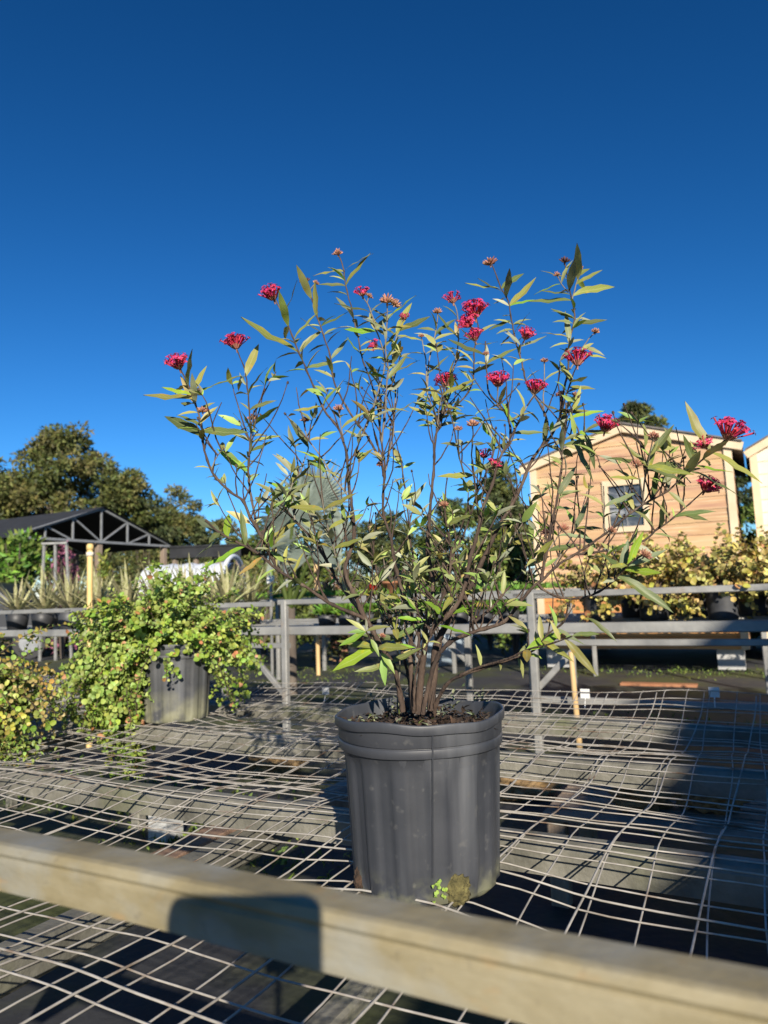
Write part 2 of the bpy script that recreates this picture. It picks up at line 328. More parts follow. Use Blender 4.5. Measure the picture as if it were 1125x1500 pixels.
# ------------------------------------------------------------------ leaf clouds (numpy)
def leaf_cloud(name, P, D, Nn, L, W, mats, parent=None, mi=None, rounded=False, fold=.18, lance=False):
    """one folded leaf of two quads (or 6 faces when rounded) per point. P base points, D directions, Nn rough normals"""
    P = np.asarray(P, float); D = np.asarray(D, float); Nn = np.asarray(Nn, float); n = len(P)
    L = np.broadcast_to(np.asarray(L, float), (n,)); W = np.broadcast_to(np.asarray(W, float), (n,))
    D = D/np.maximum(np.linalg.norm(D, axis=1, keepdims=True), 1e-6)
    S = np.cross(Nn, D); S /= np.maximum(np.linalg.norm(S, axis=1, keepdims=True), 1e-6); Q = np.cross(D, S)
    if rounded: prof = [(0, 0, 0), (.28, .45, .10), (.62, .5, .10), (.9, .28, .05), (1, 0, -.02)]
    elif lance: prof = [(0, 0, 0), (.18, .34, .01), (.42, .5, .0), (.74, .30, -.05), (1, 0, -.14)]
    else: prof = [(0, 0, 0), (.4, .5, .08), (1, 0, -.10)]
    loc = [(0., 0., 0., .5)]; mid = []; lf = []; rg = []
    rows = [prof[0]] + prof[1:-1] + [prof[-1]]
    co = []; uvs = []
    def add(x, y, z):
        co.append(P + D*(L*x)[:, None] + S*(W*y)[:, None] + Q*(L*z)[:, None]); uvs.append((x, y+.5)); return len(co)-1
    a0 = add(0, 0, 0); prev = (a0, a0, a0); faces = []
    for (x, y, z) in prof[1:-1]:
        l = add(x, -y, z+fold*y); m = add(x, 0, z-.0); r = add(x, y, z+fold*y)
        if prev[0] == prev[1]: faces += [(prev[1], m, l), (prev[1], r, m)]
        else: faces += [(prev[0], prev[1], m, l), (prev[1], prev[2], r, m)]
        prev = (l, m, r)
    e = add(1, 0, prof[-1][2]); faces += [(prev[0], prev[1], e), (prev[1], prev[2], e)]
    k = len(co); co = np.stack(co, 1).reshape(-1, 3)      # n,k,3
    if parent is not None:
        Pm = Matrix.Translation(parent.location) @ parent.rotation_euler.to_matrix().to_4x4()
        if parent.parent is not None:
            g = parent.parent; Pm = Matrix.Translation(g.location) @ g.rotation_euler.to_matrix().to_4x4() @ Pm
        inv = np.array(Pm.inverted()); co = co @ inv[:3, :3].T + inv[:3, 3]; loc0 = None
    else: loc0 = Vector(co.mean(0)); co = co - np.array(loc0)
    lt = np.array([len(f) for f in faces]); flat = np.concatenate([np.array(f) for f in faces])
    loops = (flat[None, :] + (np.arange(n)*k)[:, None]).ravel(); tot = np.tile(lt, n); start = np.concatenate([[0], np.cumsum(tot)[:-1]])
    me = bpy.data.meshes.new(name); me.vertices.add(n*k); me.vertices.foreach_set('co', co.ravel().astype(np.float32))
    me.loops.add(len(loops)); me.loops.foreach_set('vertex_index', loops.astype(np.int32))
    me.polygons.add(len(tot)); me.polygons.foreach_set('loop_start', start.astype(np.int32)); me.polygons.foreach_set('loop_total', tot.astype(np.int32))
    if mi is not None: me.polygons.foreach_set('material_index', np.repeat(np.asarray(mi), len(faces)).astype(np.int32))
    ul = me.uv_layers.new(name='UVMap'); uvp = np.array(uvs)[flat]; ul.data.foreach_set('uv', np.tile(uvp, (n, 1)).ravel().astype(np.float32))
    me.update(); me.validate()
    for m in (mats if isinstance(mats, (list, tuple)) else [mats]): me.materials.append(m)
    return link(name, me, parent, loc0)
def rdir(n): 
    a = rng.normal(size=(n, 3)); return a/np.linalg.norm(a, axis=1, keepdims=True)
def unit_leaf(name, wr, curl, fold, seg=6, rounded=False, twist=0.0):
    """leaf of unit length along +X, width wr, returned as mesh with UVs"""
    bm = bmesh.new(); ul = bm.loops.layers.uv.new('UVMap'); rows = []
    for i in range(seg+1):
        t = i/seg
        wd = (math.sin(math.pi*min(1, t*.97+.03))**.75 * (1-.35*t) if not rounded else math.sqrt(max(0, 1-(2*t-1)**2))*1.0)*wr*.5
        if not rounded: wd *= 1.12
        z = -curl*t*t + .02*math.sin(t*9)
        row = []
        for j in (-1, -.5, 0, .5, 1):
            tw = twist*t; y = wd*j; zz = z + fold*abs(j)*wd + .012*math.sin(t*17 + j*3)*(abs(j) > .9)
            row.append((bm.verts.new((t, y*math.cos(tw), zz + y*math.sin(tw))), (t, .5 + .5*j)))
        rows.append(row)
    for a, b in zip(rows, rows[1:]):
        for k in range(4):
            q = [a[k], b[k], b[k+1], a[k+1]]; f = bm.faces.new([x[0] for x in q]); f.smooth = True
            for lp, x in zip(f.loops, q): lp[ul].uv = x[1]
    bmesh.ops.remove_doubles(bm, verts=bm.verts, dist=1e-5)
    me = bpy.data.meshes.new(name); bm.to_mesh(me); bm.free(); return me
def leaf_matrix(p, d, n, L, wscale=1.0):
    d = Vector(d).normalized(); s = Vector(n).cross(d)
    s = s.normalized() if s.length > 1e-5 else d.orthogonal().normalized()
    q = d.cross(s)
    return Matrix(((d.x*L, s.x*L*wscale, q.x*L, p[0]), (d.y*L, s.y*L*wscale, q.y*L, p[1]), (d.z*L, s.z*L*wscale, q.z*L, p[2]), (0,0,0,1)))

#=== SETTING ===
ZB = 0.60                                     # height of the wire mesh of the near bench
def struct(o): o['kind'] = 'structure'; return o
g = MB(); n = 60
g.add([(-400, -150, 0), (400, -150, 0), (400, 900, 0), (-400, 900, 0)], [(0,1,2,3)])
struct(g.build('ground', M['ground'], origin=(0,0,0)))

#=== NEAR BENCH ===
BV = (.36, 1.31, 1.925, 2.49)                 # long beams across the bench
POTC = at_z(628, 1268, ZB); POTC.z = ZB       # refined below
POTC = Vector((.046, 1.160, ZB))
LPOT = Vector((-.815, 2.76, ZB))
def flat_at(p, u, v, r):
    d = math.hypot(u - p.dot(U), v - p.dot(V)); return max(0., min(1., (d-r)/.12))
def zmesh(u, v):
    """height of the sagging wire at bench coordinates"""
    sag = 0.0
    e = (0.0,) + BV + (3.6,)
    for a, b in zip(BV, BV[1:]):
        if a <= v <= b: sag = -.030*(math.sin(math.pi*(v-a)/(b-a))**1.3)*(.6 + .7*(.5+.5*mnoise.noise((u*1.1, v*.8, 3))))
    if v > BV[-1]: sag = .055*min(1, (v-BV[-1])/.22)**1.5 + .02*mnoise.noise((u*2.2, 0, 9))*min(1, (v-BV[-1])/.2)
    nb = min(abs(v-b) for b in BV)
    wv = (.016*mnoise.noise((u*2.1, v*2.7, 0)) + .006*mnoise.noise((u*6, v*6, 5)))*min(1, nb/.12)
    k = flat_at(POTC, u, v, .12)*flat_at(LPOT, u, v, .12)
    return ZB + (sag + wv)*k
bench = empty('nursery_bench', uv(-1.3, 1.4))
tag(bench, 'weathered galvanised bench under the wire mesh that carries the flowering shrub', 'bench')
UA, UB = -4.4, 1.5
for i, v in enumerate(BV):
    m = MB(); hh = .058; wdt = .066 if i else .05
    P = [(-wdt/2, -hh), (wdt/2, -hh), (wdt/2, -.014), (wdt/2-.010, -.004), (.012, 0), (-.012, 0), (-wdt/2+.010, -.004), (-wdt/2, -.014)]
    m.prof(uv(UA, v, ZB-.002), uv(UB, v, ZB-.002), P); m.build('long_beam', M['galv'], bench)
CU = (-3.6, -2.5, -1.03, .9)
for u in CU:
    m = MB(); m.bar(uv(u, BV[0]-.02, ZB-.062-.028), uv(u, BV[-1]+.02, ZB-.062-.028), .06, .056); m.build('cross_beam', M['galv'], bench)
for u, v in ((-3.6, BV[0]), (-3.6, 1.48), (-3.6, BV[-1]), (-2.5, 1.48), (.9, BV[0]), (.9, 1.48), (.9, BV[-1]), (-1.03, BV[-1])):
    m = MB(); m.bar(uv(u+.058, v, 0), uv(u+.058, v, ZB-.055 if v != 1.51 else ZB-.12), .045, .045, up=U); m.build('leg', M['galv'], bench)
m = MB(); m.bar(uv(-.84, .8, .18), uv(-.84, 1.9, .18), .06, .05); m.bar(uv(-.84, .8, 0), uv(-.84, .8, .2), .05, .05, up=U); m.bar(uv(-.84, 1.9, 0), uv(-.84, 1.9, .2), .05, .05, up=U); m.build('low_stretcher', M['galv'], bench)
for k_, (x_, y_, yt_, w_) in enumerate(((243, 1228, 1150, .032), (203, 1216, 1160, .05))):
    q = at_z(x_, y_, 0); e = empty('stub_post', q); tag(e, ('thin grey stub post in a concrete block on the ground under the mesh', 'wider mossy stub post beside the concrete block under the mesh')[k_], 'post')
    zt_ = at_y(x_, yt_, q.y).z; MB().bar(q, Vector((q.x, q.y, zt_)), w_, w_, .1, up=U).build('post', M['galv'], e)
    if k_ == 0: MB().box((q.x, q.y, .055), .105, .105, .11, U, V).build('block', M['wallmetal'], e)
# raised rail along the near edge
rail = empty('guard_rail', uv(-.3, .345)); tag(rail, 'thick tan weathered steel rail raised above the bench edge', 'rail')
m = MB(); hw, ht = .016, .029
P = [(-hw, -ht), (hw, -ht), (hw, -ht+.003), (hw-.001, -.011), (hw-.0032, -.0085), (hw-.0015, -.0055), (hw-.004, -.001), (hw-.007, 0), (-hw+.003, 0), (-hw, -.003)]
RZ = .872
NS = 60; vs = []
for i in range(NS+1):
    u = lerp(-2.3, 1.3, i/NS); b = .0012*mnoise.noise((u*5, 0, 0))
    c = uv(u, .345+b, RZ + .0015*mnoise.noise((u*4, 3, 0)))
    vs += [c - V*q[0] + Vector((0,0,q[1])) for q in P]
k = len(P); m.add(vs, [(i*k+j, i*k+(j+1) % k, (i+1)*k+(j+1) % k, (i+1)*k+j) for i in range(NS) for j in range(k)])
m.add(vs[:k], [tuple(range(k))]); m.add(vs[-k:], [tuple(range(k))[::-1]])
m.build('top_bar', M['rail'], rail)
for u in (-2.28, 1.28):
    m = MB(); m.bar(uv(u, .352, 0), uv(u, .352, RZ-.02), .03, .03, up=U); m.build('post', M['galv'], rail)
# wire mesh, two overlapping layers; every wire is a piece of its own
def wire_panel(name, label, su, sv, rad, dz, u0, u1, v0, v1, jit, skew, gap=()):
    e = empty(name, uv((u0+u1)/2, (v0+v1)/2, ZB)); tag(e, label, 'wire mesh')
    nu = int((u1-u0)/su)
    for i in range(nu+1):
        u = u0 + i*su + random.uniform(-jit, jit); pts = []; st = 46
        for j in range(st+1):
            v = lerp(v0, v1, j/st); uu = u + skew*(v-1.3) + .012*mnoise.noise((u*1.7, v*2.3, 7+dz*900)) + .004*mnoise.noise((u*9, v*5, 1))
            pts.append(uv(uu, v, zmesh(uu, v) + dz + .003*mnoise.noise((i*3.1, v*4, 2))))
        MB().tube(pts, rad, 5).build('wire', M['wire'], e)
    v = v0
    while v < v1 + .001:
        pts = []; st = 110; vj = v + random.uniform(-jit, jit)
        for j in range(st+1):
            u = lerp(u0, u1, j/st); vv = vj - skew*(u+.8)*.6 + .012*mnoise.noise((u*1.4, v*3.1, 11+dz*900)) + .005*mnoise.noise((u*6, v*7, 4))
            pts.append(uv(u, vv, zmesh(u, min(vv, v1)) + dz + rad*1.4 + .003*mnoise.noise((u*4, v*9, 6))))
        MB().tube(pts, rad, 5).build('wire', M['wire'], e); v += sv
wire_panel('wire_mesh', 'fine square galvanised wire mesh sagging between the bench beams', 0.076, .076, .0015, .0018, -3.9, .75, .30, 2.76, .004, 0.0)
wire_panel('wire_mesh', 'coarser heavier wire mesh lying over the finer mesh of the bench', .152, .152, .0018, .0062, -3.6, .70, .34, 2.70, .008, .035)

#=== PHONE ON ADDED STAND (unseen, replaces a hand; casts the rail's block of shadow) ===
t = empty('added_phone_stand', (-.028, -.04, 0)); tag(t, 'added unseen slim black stand with three feet holding the phone behind the rail', 'stand')
m = MB(); m.tube([(-.028, -.04, .10), (-.028, -.04, .99)], .008, 10); m.build('pole', M['black'], t)
for a in (90, 210, 330):
    m = MB(); m.tube([(-.028, -.04, .16), (-.028+.22*math.cos(R(a)), -.04+.22*math.sin(R(a)), .005)], .007, 8); m.build('foot', M['black'], t)
ph = MB(); Wp, Hp, Tp, rr = .088, .166, .0085, .010
cx, cy = -.0262, -.066                      # phone centre, relative to the lens, in the camera's own plane
outl = []
for (sx, sy) in ((1,1), (-1,1), (-1,-1), (1,-1)):
    a0 = {(1,1):0, (-1,1):90, (-1,-1):180, (1,-1):270}[(sx, sy)]
    for q in range(6):
        a = R(a0 + 18*q); outl.append((sx*(Wp/2-rr) + rr*math.cos(a), sy*(Hp/2-rr) + rr*math.sin(a)))
fr = CAM - fwd*.006; vs = []
for dpt in (0, -Tp): vs += [fr + fwd*dpt + crt*(cx+p[0]) + cup*(cy+p[1]) for p in outl]
k = len(outl); ph.add(vs, [(i, (i+1) % k, k+(i+1) % k, k+i) for i in range(k)] + [tuple(range(k))[::-1], tuple(range(k, 2*k))])
po = ph.build('phone', M['black']); tag(po, 'black phone with rounded corners clamped on the added slim stand', 'phone')
m = MB(); c = CAM + crt*cx + cup*(-.10) - fwd*.018; m.box(c, .05, .022, .035, crt, fwd, cup); m.build('clamp', M['black'], t)

#=== MAIN POT ===
PH = .252
def nursery_pot(name, loc, h, rt, rb, mt, label, cat='pot', group=None, detail=True, rz=0, hidden_soil=False):
    e = empty(name, loc, rz); tag(e, label, cat, group)
    n = 168 if detail else 28
    prof = [(rb-.012, .004), (rb-.004, .0), (rb, .005), (rb+.001, .03)]
    k = 10 if detail else 3
    zb0, zt0 = .03, h*.80
    for i in range(1, k+1): prof.append((lerp(rb+.001, rt-.011, i/k), lerp(zb0, zt0, i/k)))
    T = [(rt-.0105, .802), (rt-.0100, .803), (rt-.0062, .806), (rt-.0056, .809), (rt-.0050, .853), (rt-.0054, .857), (rt-.0082, .859), (rt-.0084, .864), (rt-.0062, .866), (rt-.0057, .869),
         (rt-.0050, .938), (rt-.0048, .941), (rt-.0012, .943), (rt-.0006, .946), (rt+.0002, .990), (rt-.0004, .997), (rt-.0015, 1.0), (rt-.0030, 1.0), (rt-.0040, .996), (rt-.0044, .985), (rt-.0080, .90), (rt-.0120, .74)]
    prof += [(r_, z_*h) for r_, z_ in T]
    def fn(r, z, a, j):
        if z < h*.80 and z > .002:
            amt = min(1, (h*.80-z)/.02)
            fl = math.cos(a*14)
            r2 = r - amt*.0042*max(0, min(1, fl*4+.4)) + .0010*math.sin(3*a+1.2)*amt
            if z < .032: r2 -= .004*max(0, math.cos(a*7+.4))*(.032-z)/.032
        else:
            r2 = r + .0028*math.sin(2*a+.6) + .0012*math.sin(5*a)
            if z > h*.93: z += .0025*math.sin(3*a+2.1) + .0012*math.sin(8*a)
        return r2, z
    m = MB(); m.lathe(prof, n, (0,0,0), fn if detail else None)
    me = m.mesh('wall'); me.materials.append(mt); link('wall', me, e)
    m = MB(); q = 28; m.add([(math.cos(2*math.pi*i/q)*(rb-.006), math.sin(2*math.pi*i/q)*(rb-.006), .004) for i in range(q)], [tuple(range(q))])
    me = m.mesh('bottom'); me.materials.append(mt); link('bottom', me, e)
    # soil
    m = MB(); rings = 10 if detail else 3; sg = 40 if detail else 14; zs = h*.90; vs = [(0,0,zs)]
    for i in range(1, rings+1):
        for k2 in range(sg):
            a = 2*math.pi*k2/sg; r = (rt-.0105)*i/rings; vs.append((r*math.cos(a), r*math.sin(a), zs + (.010 if detail else 0)*(mnoise.noise((r*40*math.cos(a), r*40*math.sin(a), 1)) if i < rings else -.3)))
    fs = [(0, 1+k2, 1+(k2+1) % sg) for k2 in range(sg)] + [(1+(i-1)*sg+k2, 1+i*sg+k2, 1+i*sg+(k2+1) % sg, 1+(i-1)*sg+(k2+1) % sg) for i in range(1, rings) for k2 in range(sg)]
    m.add(vs, fs, 0, True); me = m.mesh('soil'); me.materials.append(M['soil']); link('soil', me, e)
    return e
pot = nursery_pot('nursery_pot', POTC, PH, .134, .113, M['pot'], 'large dusty black plastic nursery pot holding the pink flowering shrub')
pot.rotation_euler = (0, 0, R(8))
# moulded seam, drain holes with moss, a sprig in the hole, litter on the soil
def potpt(px, py):                            # point of the pot's front at a pixel (cylinder intersection)
    d = ray(px, py); best = None
    for i in range(400):
        p = CAM + d*(.7 + i*.002); r = lerp(.114, .131, max(0, min(1, (p.z-ZB)/PH)))
        if (p.xy - POTC.xy).length < r: return p
    return CAM + d*1.05
m = MB(); pts = [potpt(634, 1078 + i*16) for i in range(14)]
for p in pts: p -= (POTC - p).normalized()*0
m.tube(pts, .0011, 5); m.build('seam', M['pot'], pot)
def clump(name, c, r, mt, parent, sq=(1,1,1), seed=0, sub=3, amp=.35, fr=2.2):
    bm = bmesh.new(); bmesh.ops.create_icosphere(bm, subdivisions=sub, radius=1)
    for v in bm.verts:
        k = 1 + amp*mnoise.noise(v.co*fr + Vector((seed*7.1, seed*3.3, 0))) + .12*mnoise.noise(v.co*7 + Vector((seed, 0, 0)))
        v.co = Vector((v.co.x*sq[0], v.co.y*sq[1], v.co.z*sq[2]))*k*r
    for f in bm.faces: f.smooth = True
    me = bpy.data.meshes.new(name); bm.to_mesh(me); bm.free(); me.materials.append(mt); o = link(name, me)
    if parent is None: o.location = c
    else: wparent(o, parent, Matrix.Translation(c))
    return o
h1 = potpt(667, 1306); clump('moss_clump', h1 + Vector((0, .004, 0)), .021, M['moss'], pot, (1, .45, 1), 3, 4, .3, 4)
h2 = potpt(523, 1290); clump('root_clump', h2 + Vector((.004, .004, 0)), .016, M['soil'], pot, (.5, .5, 1.2), 5, 4, .4, 4)
P = []; D = []; Q = []
for i in range(16):
    p = potpt(640 + random.uniform(-5, 12), 1302 + random.uniform(-12, 18)); P.append(p + Vector((0, -.003, 0))); D.append((random.uniform(-1, 1), -.7, random.uniform(-.2, 1))); Q.append((0, -1, .5))
leaf_cloud('weed_sprig', P, D, Q, .007, .005, M['leaf_bright'], pot, rounded=True)['kind'] = 'stuff'
P = []; D = []; Q = []; MI = []
zs = ZB + PH*.90
for i in range(520):
    a = random.uniform(0, 6.283); r = .122*math.sqrt(random.random()); P.append((POTC.x+r*math.cos(a), POTC.y+r*math.sin(a), zs+random.uniform(-.002, .010)))
    D.append((random.uniform(-1, 1), random.uniform(-1, 1), random.uniform(-.1, .7))); Q.append((random.uniform(-.4, .4), random.uniform(-.4, .4), 1)); MI.append(random.choice((0, 0, 1, 1, 2, 3)))
leaf_cloud('litter', P, D, Q, rng.uniform(.008, .022, 520), rng.uniform(.003, .009, 520), [M['soil'], M['soil'], M['trunk'], M['leaf_isl']], pot, MI)['kind'] = 'stuff'
P = []; D = []; Q = []
for (cx_, cy_, k) in ((582, 1050, 26), (745-40, 1040, 22), (600, 1040, 22), (660, 1046, 12), (545, 1048, 10)):
    c = at_z(cx_, cy_, zs)
    for i in range(k):
        P.append(c + Vector((random.gauss(0, .009), random.gauss(0, .009), random.uniform(0, .035)))); D.append((random.uniform(-1, 1), random.uniform(-1, 1), random.uniform(-.2, .8))); Q.append((0, 0, 1))
leaf_cloud('weeds', P, D, Q, rng.uniform(.006, .013, len(P)), rng.uniform(.003, .007, len(P)), M['leaf_isl'], pot, rounded=True)['kind'] = 'stuff'

#=== FLOWERING SHRUB ===
shrub = empty('flowering_shrub', (POTC.x, POTC.y, ZB + PH*.88))
tag(shrub, 'leggy flowering shrub with pink flower clusters and slender leaves in the large pot', 'shrub')
Y0 = POTC.y
B0 = (604, 1046)
# every stem: list of pixels from tip to root, depth offset of the tip (m, + is away), tip radius, root radius (mm)
ST = [
 ([(264,540),(276,565),(286,592),(295,624),(299,660),(311,692),(336,720),(358,735),(372,765),(390,803),(408,835)], -.10, 1.2, 4.0),
 ([(347,512),(358,539),(363,568),(368,610),(370,635),(367,660),(365,695),(367,731),(375,765),(387,800)], -.03, 1.1, 3.0),
 ([(301,762),(318,778),(337,789),(376,810),(408,835),(440,856),(472,878),(511,896),(536,910),(560,949),(579,984),(590,1042)], -.12, 1.6, 7.5),
 ([(404,440),(411,455),(429,493),(441,525),(457,560),(475,600),(496,628),(503,649),(509,685),(514,724),(518,789),(507,842),(525,885),(536,910)], -.06, 1.2, 5.0),
 ([(448,412),(454,425),(461,457),(471,482),(482,518),(489,553),(500,582),(518,614),(535,638),(557,672),(562,696)], .05, 1.1, 3.2),
 ([(495,372),(503,393),(507,425),(516,464),(523,500),(530,532),(546,567),(555,596),(557,624),(560,660),(562,696),(561,731),(564,764),(575,792),(582,835),(593,878),(601,913),(600,949),(606,1044)], .02, 1.1, 6.5),
 ([(531,434),(543,454),(553,489),(563,525),(557,560),(545,600),(530,640)], -.04, 1.0, 2.2),
 ([(567,442),(567,468),(565,511),(568,539),(567,589),(561,624),(559,650)], -.05, 1.1, 2.4),
 ([(590,466),(582,490),(575,518),(579,571),(575,624),(570,660),(563,695)], .06, 1.0, 2.4),
 ([(641,457),(640,479),(634,511),(627,543),(625,571),(634,600),(643,616)], .04, 1.0, 2.4),
 ([(617,492),(620,510),(624,535),(600,500)][:3]+[(625,571)], .02, .9, 1.8),
 ([(663,441),(670,457),(672,493),(666,539),(655,575),(647,610)], .08, 1.0, 2.2),
 ([(697,464),(700,482),(695,510),(693,539),(686,571),(664,596),(647,610),(640,635),(634,671),(632,731),(628,770),(625,807),(634,860),(630,899),(624,931),(618,974),(613,1046)], -.02, 1.1, 10.5),
 ([(654,566),(648,578),(643,600),(641,625)], -.05, 1.0, 2.0),
 ([(718,384),(725,397),(734,422),(743,439),(746,464),(753,486),(762,518),(767,539),(775,564),(789,589),(803,620),(798,646),(785,666),(772,690),(751,737),(722,787),(697,840),(680,872),(654,912),(640,950),(631,1040)], .04, 1.1, 11.5),
 ([(768,498),(762,510),(762,518)], .02, .8, 1.4),
 ([(711,500),(711,521),(712,539),(718,575),(739,603),(746,642),(739,660),(728,688),(713,730),(697,780),(687,829),(672,879),(650,908)], -.06, 1.1, 5.0),
 ([(730,566),(728,590),(733,600)], -.08, .9, 1.5),
 ([(783,577),(773,592),(760,617),(748,640)], -.04, .9, 1.8),
 ([(846,534),(839,550),(828,582),(821,610),(810,632),(800,650)], -.05, 1.1, 3.2),
 ([(827,382),(831,404),(837,436),(839,464),(835,496),(833,520),(831,553),(824,582),(821,610)], .06, 1.1, 3.0),
 ([(849,394),(846,410),(842,422),(838,440)], .05, .9, 1.4),
 ([(816,402),(824,418),(832,428)], .05, .8, 1.2),
 ([(872,486),(860,500),(849,518),(836,540)], .08, .9, 1.6),
 ([(797,529),(798,553),(796,582),(797,610)], .07, .9, 1.7),
 ([(884,630),(860,632),(838,640),(812,648),(795,655)], -.10, 1.0, 2.2),
 ([(692,622),(693,635),(691,667),(693,695),(700,740)], -.10, .9, 2.0),
 ([(671,629),(671,642),(673,671),(682,700)], -.10, .9, 1.8),
 ([(1062,645),(1046,658),(1015,685),(1002,695),(978,719),(941,739),(897,773),(873,790),(846,810),(815,828),(793,850),(779,862),(761,883),(736,911),(697,925),(655,942),(634,975),(619,1046)], -.16, 1.2, 6.5),
 ([(1030,720),(1012,736),(981,763),(961,776),(941,793),(900,803),(877,808),(846,812)], -.10, 1.1, 3.0),
 ([(957,639),(951,671),(947,690),(944,705),(941,739)], -.20, .9, 1.9),
 ([(932,680),(936,700),(941,725)], -.18, .8, 1.3),
 ([(943,812),(925,824),(914,836),(886,861),(850,876),(815,874),(793,862)], -.20, 1.1, 2.8),
 ([(884,712),(885,740),(884,772)], -.12, .8, 1.5),
 ([(829,590),(829,628),(823,671),(818,722),(809,763),(800,810),(793,850)], -.02, 1.2, 3.6),
 ([(832,885),(825,911),(800,929),(779,954),(729,972),(687,986),(658,998),(642,1022),(636,1044)], -.14, 1.2, 5.0),
 ([(838,932),(800,945),(770,952),(740,966),(700,978),(672,990)], -.18, 1.0, 3.0),
 ([(401,721),(422,750),(433,764),(461,792),(479,824),(500,860),(525,892),(548,925)], .10, 1.4, 5.0),
 ([(452,655),(440,690),(425,720),(433,764)], .06, 1.0, 2.4),
 ([(536,925),(552,950),(575,980),(588,1010),(592,1042)], -.10, 1.2, 3.0),
 ([(496,600),(500,625),(503,650)], -.05, .8, 1.3),
 ([(445,610),(450,640),(470,670),(490,700),(512,730)], .0, .9, 2.0),
 ([(709,670),(706,690),(700,720),(690,760),(672,800),(640,850)], .06, 1.0, 3.0),
 ([(800,780),(790,800),(770,830),(745,860),(720,890),(690,915)], .10, 1.0, 3.4),
 ([(825,772),(815,790),(800,812)], -.06, .8, 1.4),
 ([(780,735),(770,760),(745,800),(720,840),(700,880)], .14, .9, 2.6),
 ([(590,690),(596,740),(600,790),(606,840),(612,900),(612,960)], .14, 1.0, 3.6),
 ([(655,700),(652,750),(660,800),(655,850),(645,890),(630,930)], -.12, 1.0, 3.4),
 ([(545,740),(540,780),(548,820),(556,860),(570,900),(590,950),(600,1000)], .12, 1.0, 4.2),
 ([(470,720),(478,760),(490,800),(500,840),(525,890)], -.10, .9, 2.6),
 ([(690,790),(686,830),(670,870),(655,905)], .16, .9, 2.4),
 ([(860,720),(850,755),(835,790),(812,826)], .08, .9, 2.2),
 ([(560,800),(566,840),(585,880),(590,930),(612,985),(620,1044)], .08, .9, 2.6),
 ([(640,790),(650,840),(640,880),(618,930),(600,985),(602,1044)], .10, .9, 2.8),
 ([(520,830),(545,870),(560,905),(588,940),(604,990),(611,1044)], .15, .9, 2.4),
 ([(700,800),(690,850),(668,890),(650,930),(640,985),(630,1042)], .12, .9, 2.8),
 ([(590,880),(578,930),(584,980),(582,1044)], -.05, .8, 2.2),
 ([(670,850),(652,900),(628,940),(610,975),(606,1044)], -.10, .9, 3.5),
 ([(372,610),(370,640),(367,662)], -.03, .8, 1.2),
 ([(330,655),(318,668),(309,690)], -.10, .8, 1.3),
]
stems = []                                    # each: world points tip->root, radii, px points
samples = []
for k, (px, dt, r0, r1) in enumerate(ST):
    # length fraction
    cum = [0]
    for a, b in zip(px, px[1:]): cum.append(cum[-1] + math.hypot(a[0]-b[0], a[1]-b[1]))
    root_is_base = px[-1][1] > 1020
    stems.append(dict(px=px, cum=cum, dt=dt, r0=r0*.00095, r1=r1*.00062*(1.0 if r1 > 6 else 1.15), base=root_is_base, pts=None))
def near_sample(x, y, own):
    best = None
    for q in samples:
        if q[4] == own: continue
        d = (q[0]-x)**2 + (q[1]-y)**2
        if best is None or d < best[0]: best = (d, q)
    return best
# stems rooted in the pot first, then those that branch off them
order = [i for i, s in enumerate(stems) if s['base']]
rest = [i for i, s in enumerate(stems) if not s['base']]
def place(i):
    s = stems[i]; px, cum = s['px'], s['cum']
    d_root = 0.0
    if not s['base']:
        b = near_sample(px[-1][0], px[-1][1], i)
        d_root = b[1][2]; j = b[1]
    pts = []; rad = []
    N = max(4, int(cum[-1]/7))
    for q in range(N+1):
        L = cum[-1]*q/N; k = max(0, min(len(cum)-2, next((a for a in range(len(cum)-1) if cum[a+1] >= L-1e-6), len(cum)-2)))
        f = (L-cum[k])/max(1e-6, cum[k+1]-cum[k])
        # catmull-rom in pixels
        p0 = px[max(0, k-1)]; p1 = px[k]; p2 = px[k+1]; p3 = px[min(len(px)-1, k+2)]
        xy = [.5*((2*p1[a]) + (-p0[a]+p2[a])*f + (2*p0[a]-5*p1[a]+4*p2[a]-p3[a])*f*f + (-p0[a]+3*p1[a]-3*p2[a]+p3[a])*f**3) for a in (0, 1)]
        tt = 1 - q/N                          # 1 at the tip
        dp = d_root + (s['dt']-d_root)*(tt**1.15) if not s['base'] else s['dt']*(tt**1.1) + (.022*math.sin(i*2.4))*(1-tt)
        xy[0] += 1.0*mnoise.noise((i*5.3, q*.9, 0)) + (4.5*mnoise.noise((i*3.7, q*.13, 5))*min(1, q/12)*min(1, (N-q)/8))
        P = at_y(xy[0], xy[1], Y0 + dp); pts.append(P)
        rr = lerp(s['r0'], s['r1'], (q/N)**(1.9 if s['base'] else 1.15))
        node = 1 + (.35 if (q % 4 == 0 and rr < .0035) else 0) + .12*mnoise.noise((i*2.1, q*1.3, 4))
        rad.append(rr*node)
        samples.append((xy[0], xy[1], dp, P, i, tt))
    if not s['base']: pts.append(j[3]); rad.append(rad[-1])
    s['pts'] = pts; s['rad'] = rad; s['N'] = N
for i in order: place(i)
rest.sort(key=lambda i: -stems[i]['r1'])
for i in rest: place(i)
for i, s in enumerate(stems):
    n_ = 8 if s['r1'] > .004 else 6
    o = MB().tube(s['pts'], s['rad'], n_).build('stem', M['bark'] if s['r1'] > .0019 else M['bark_green'], shrub)
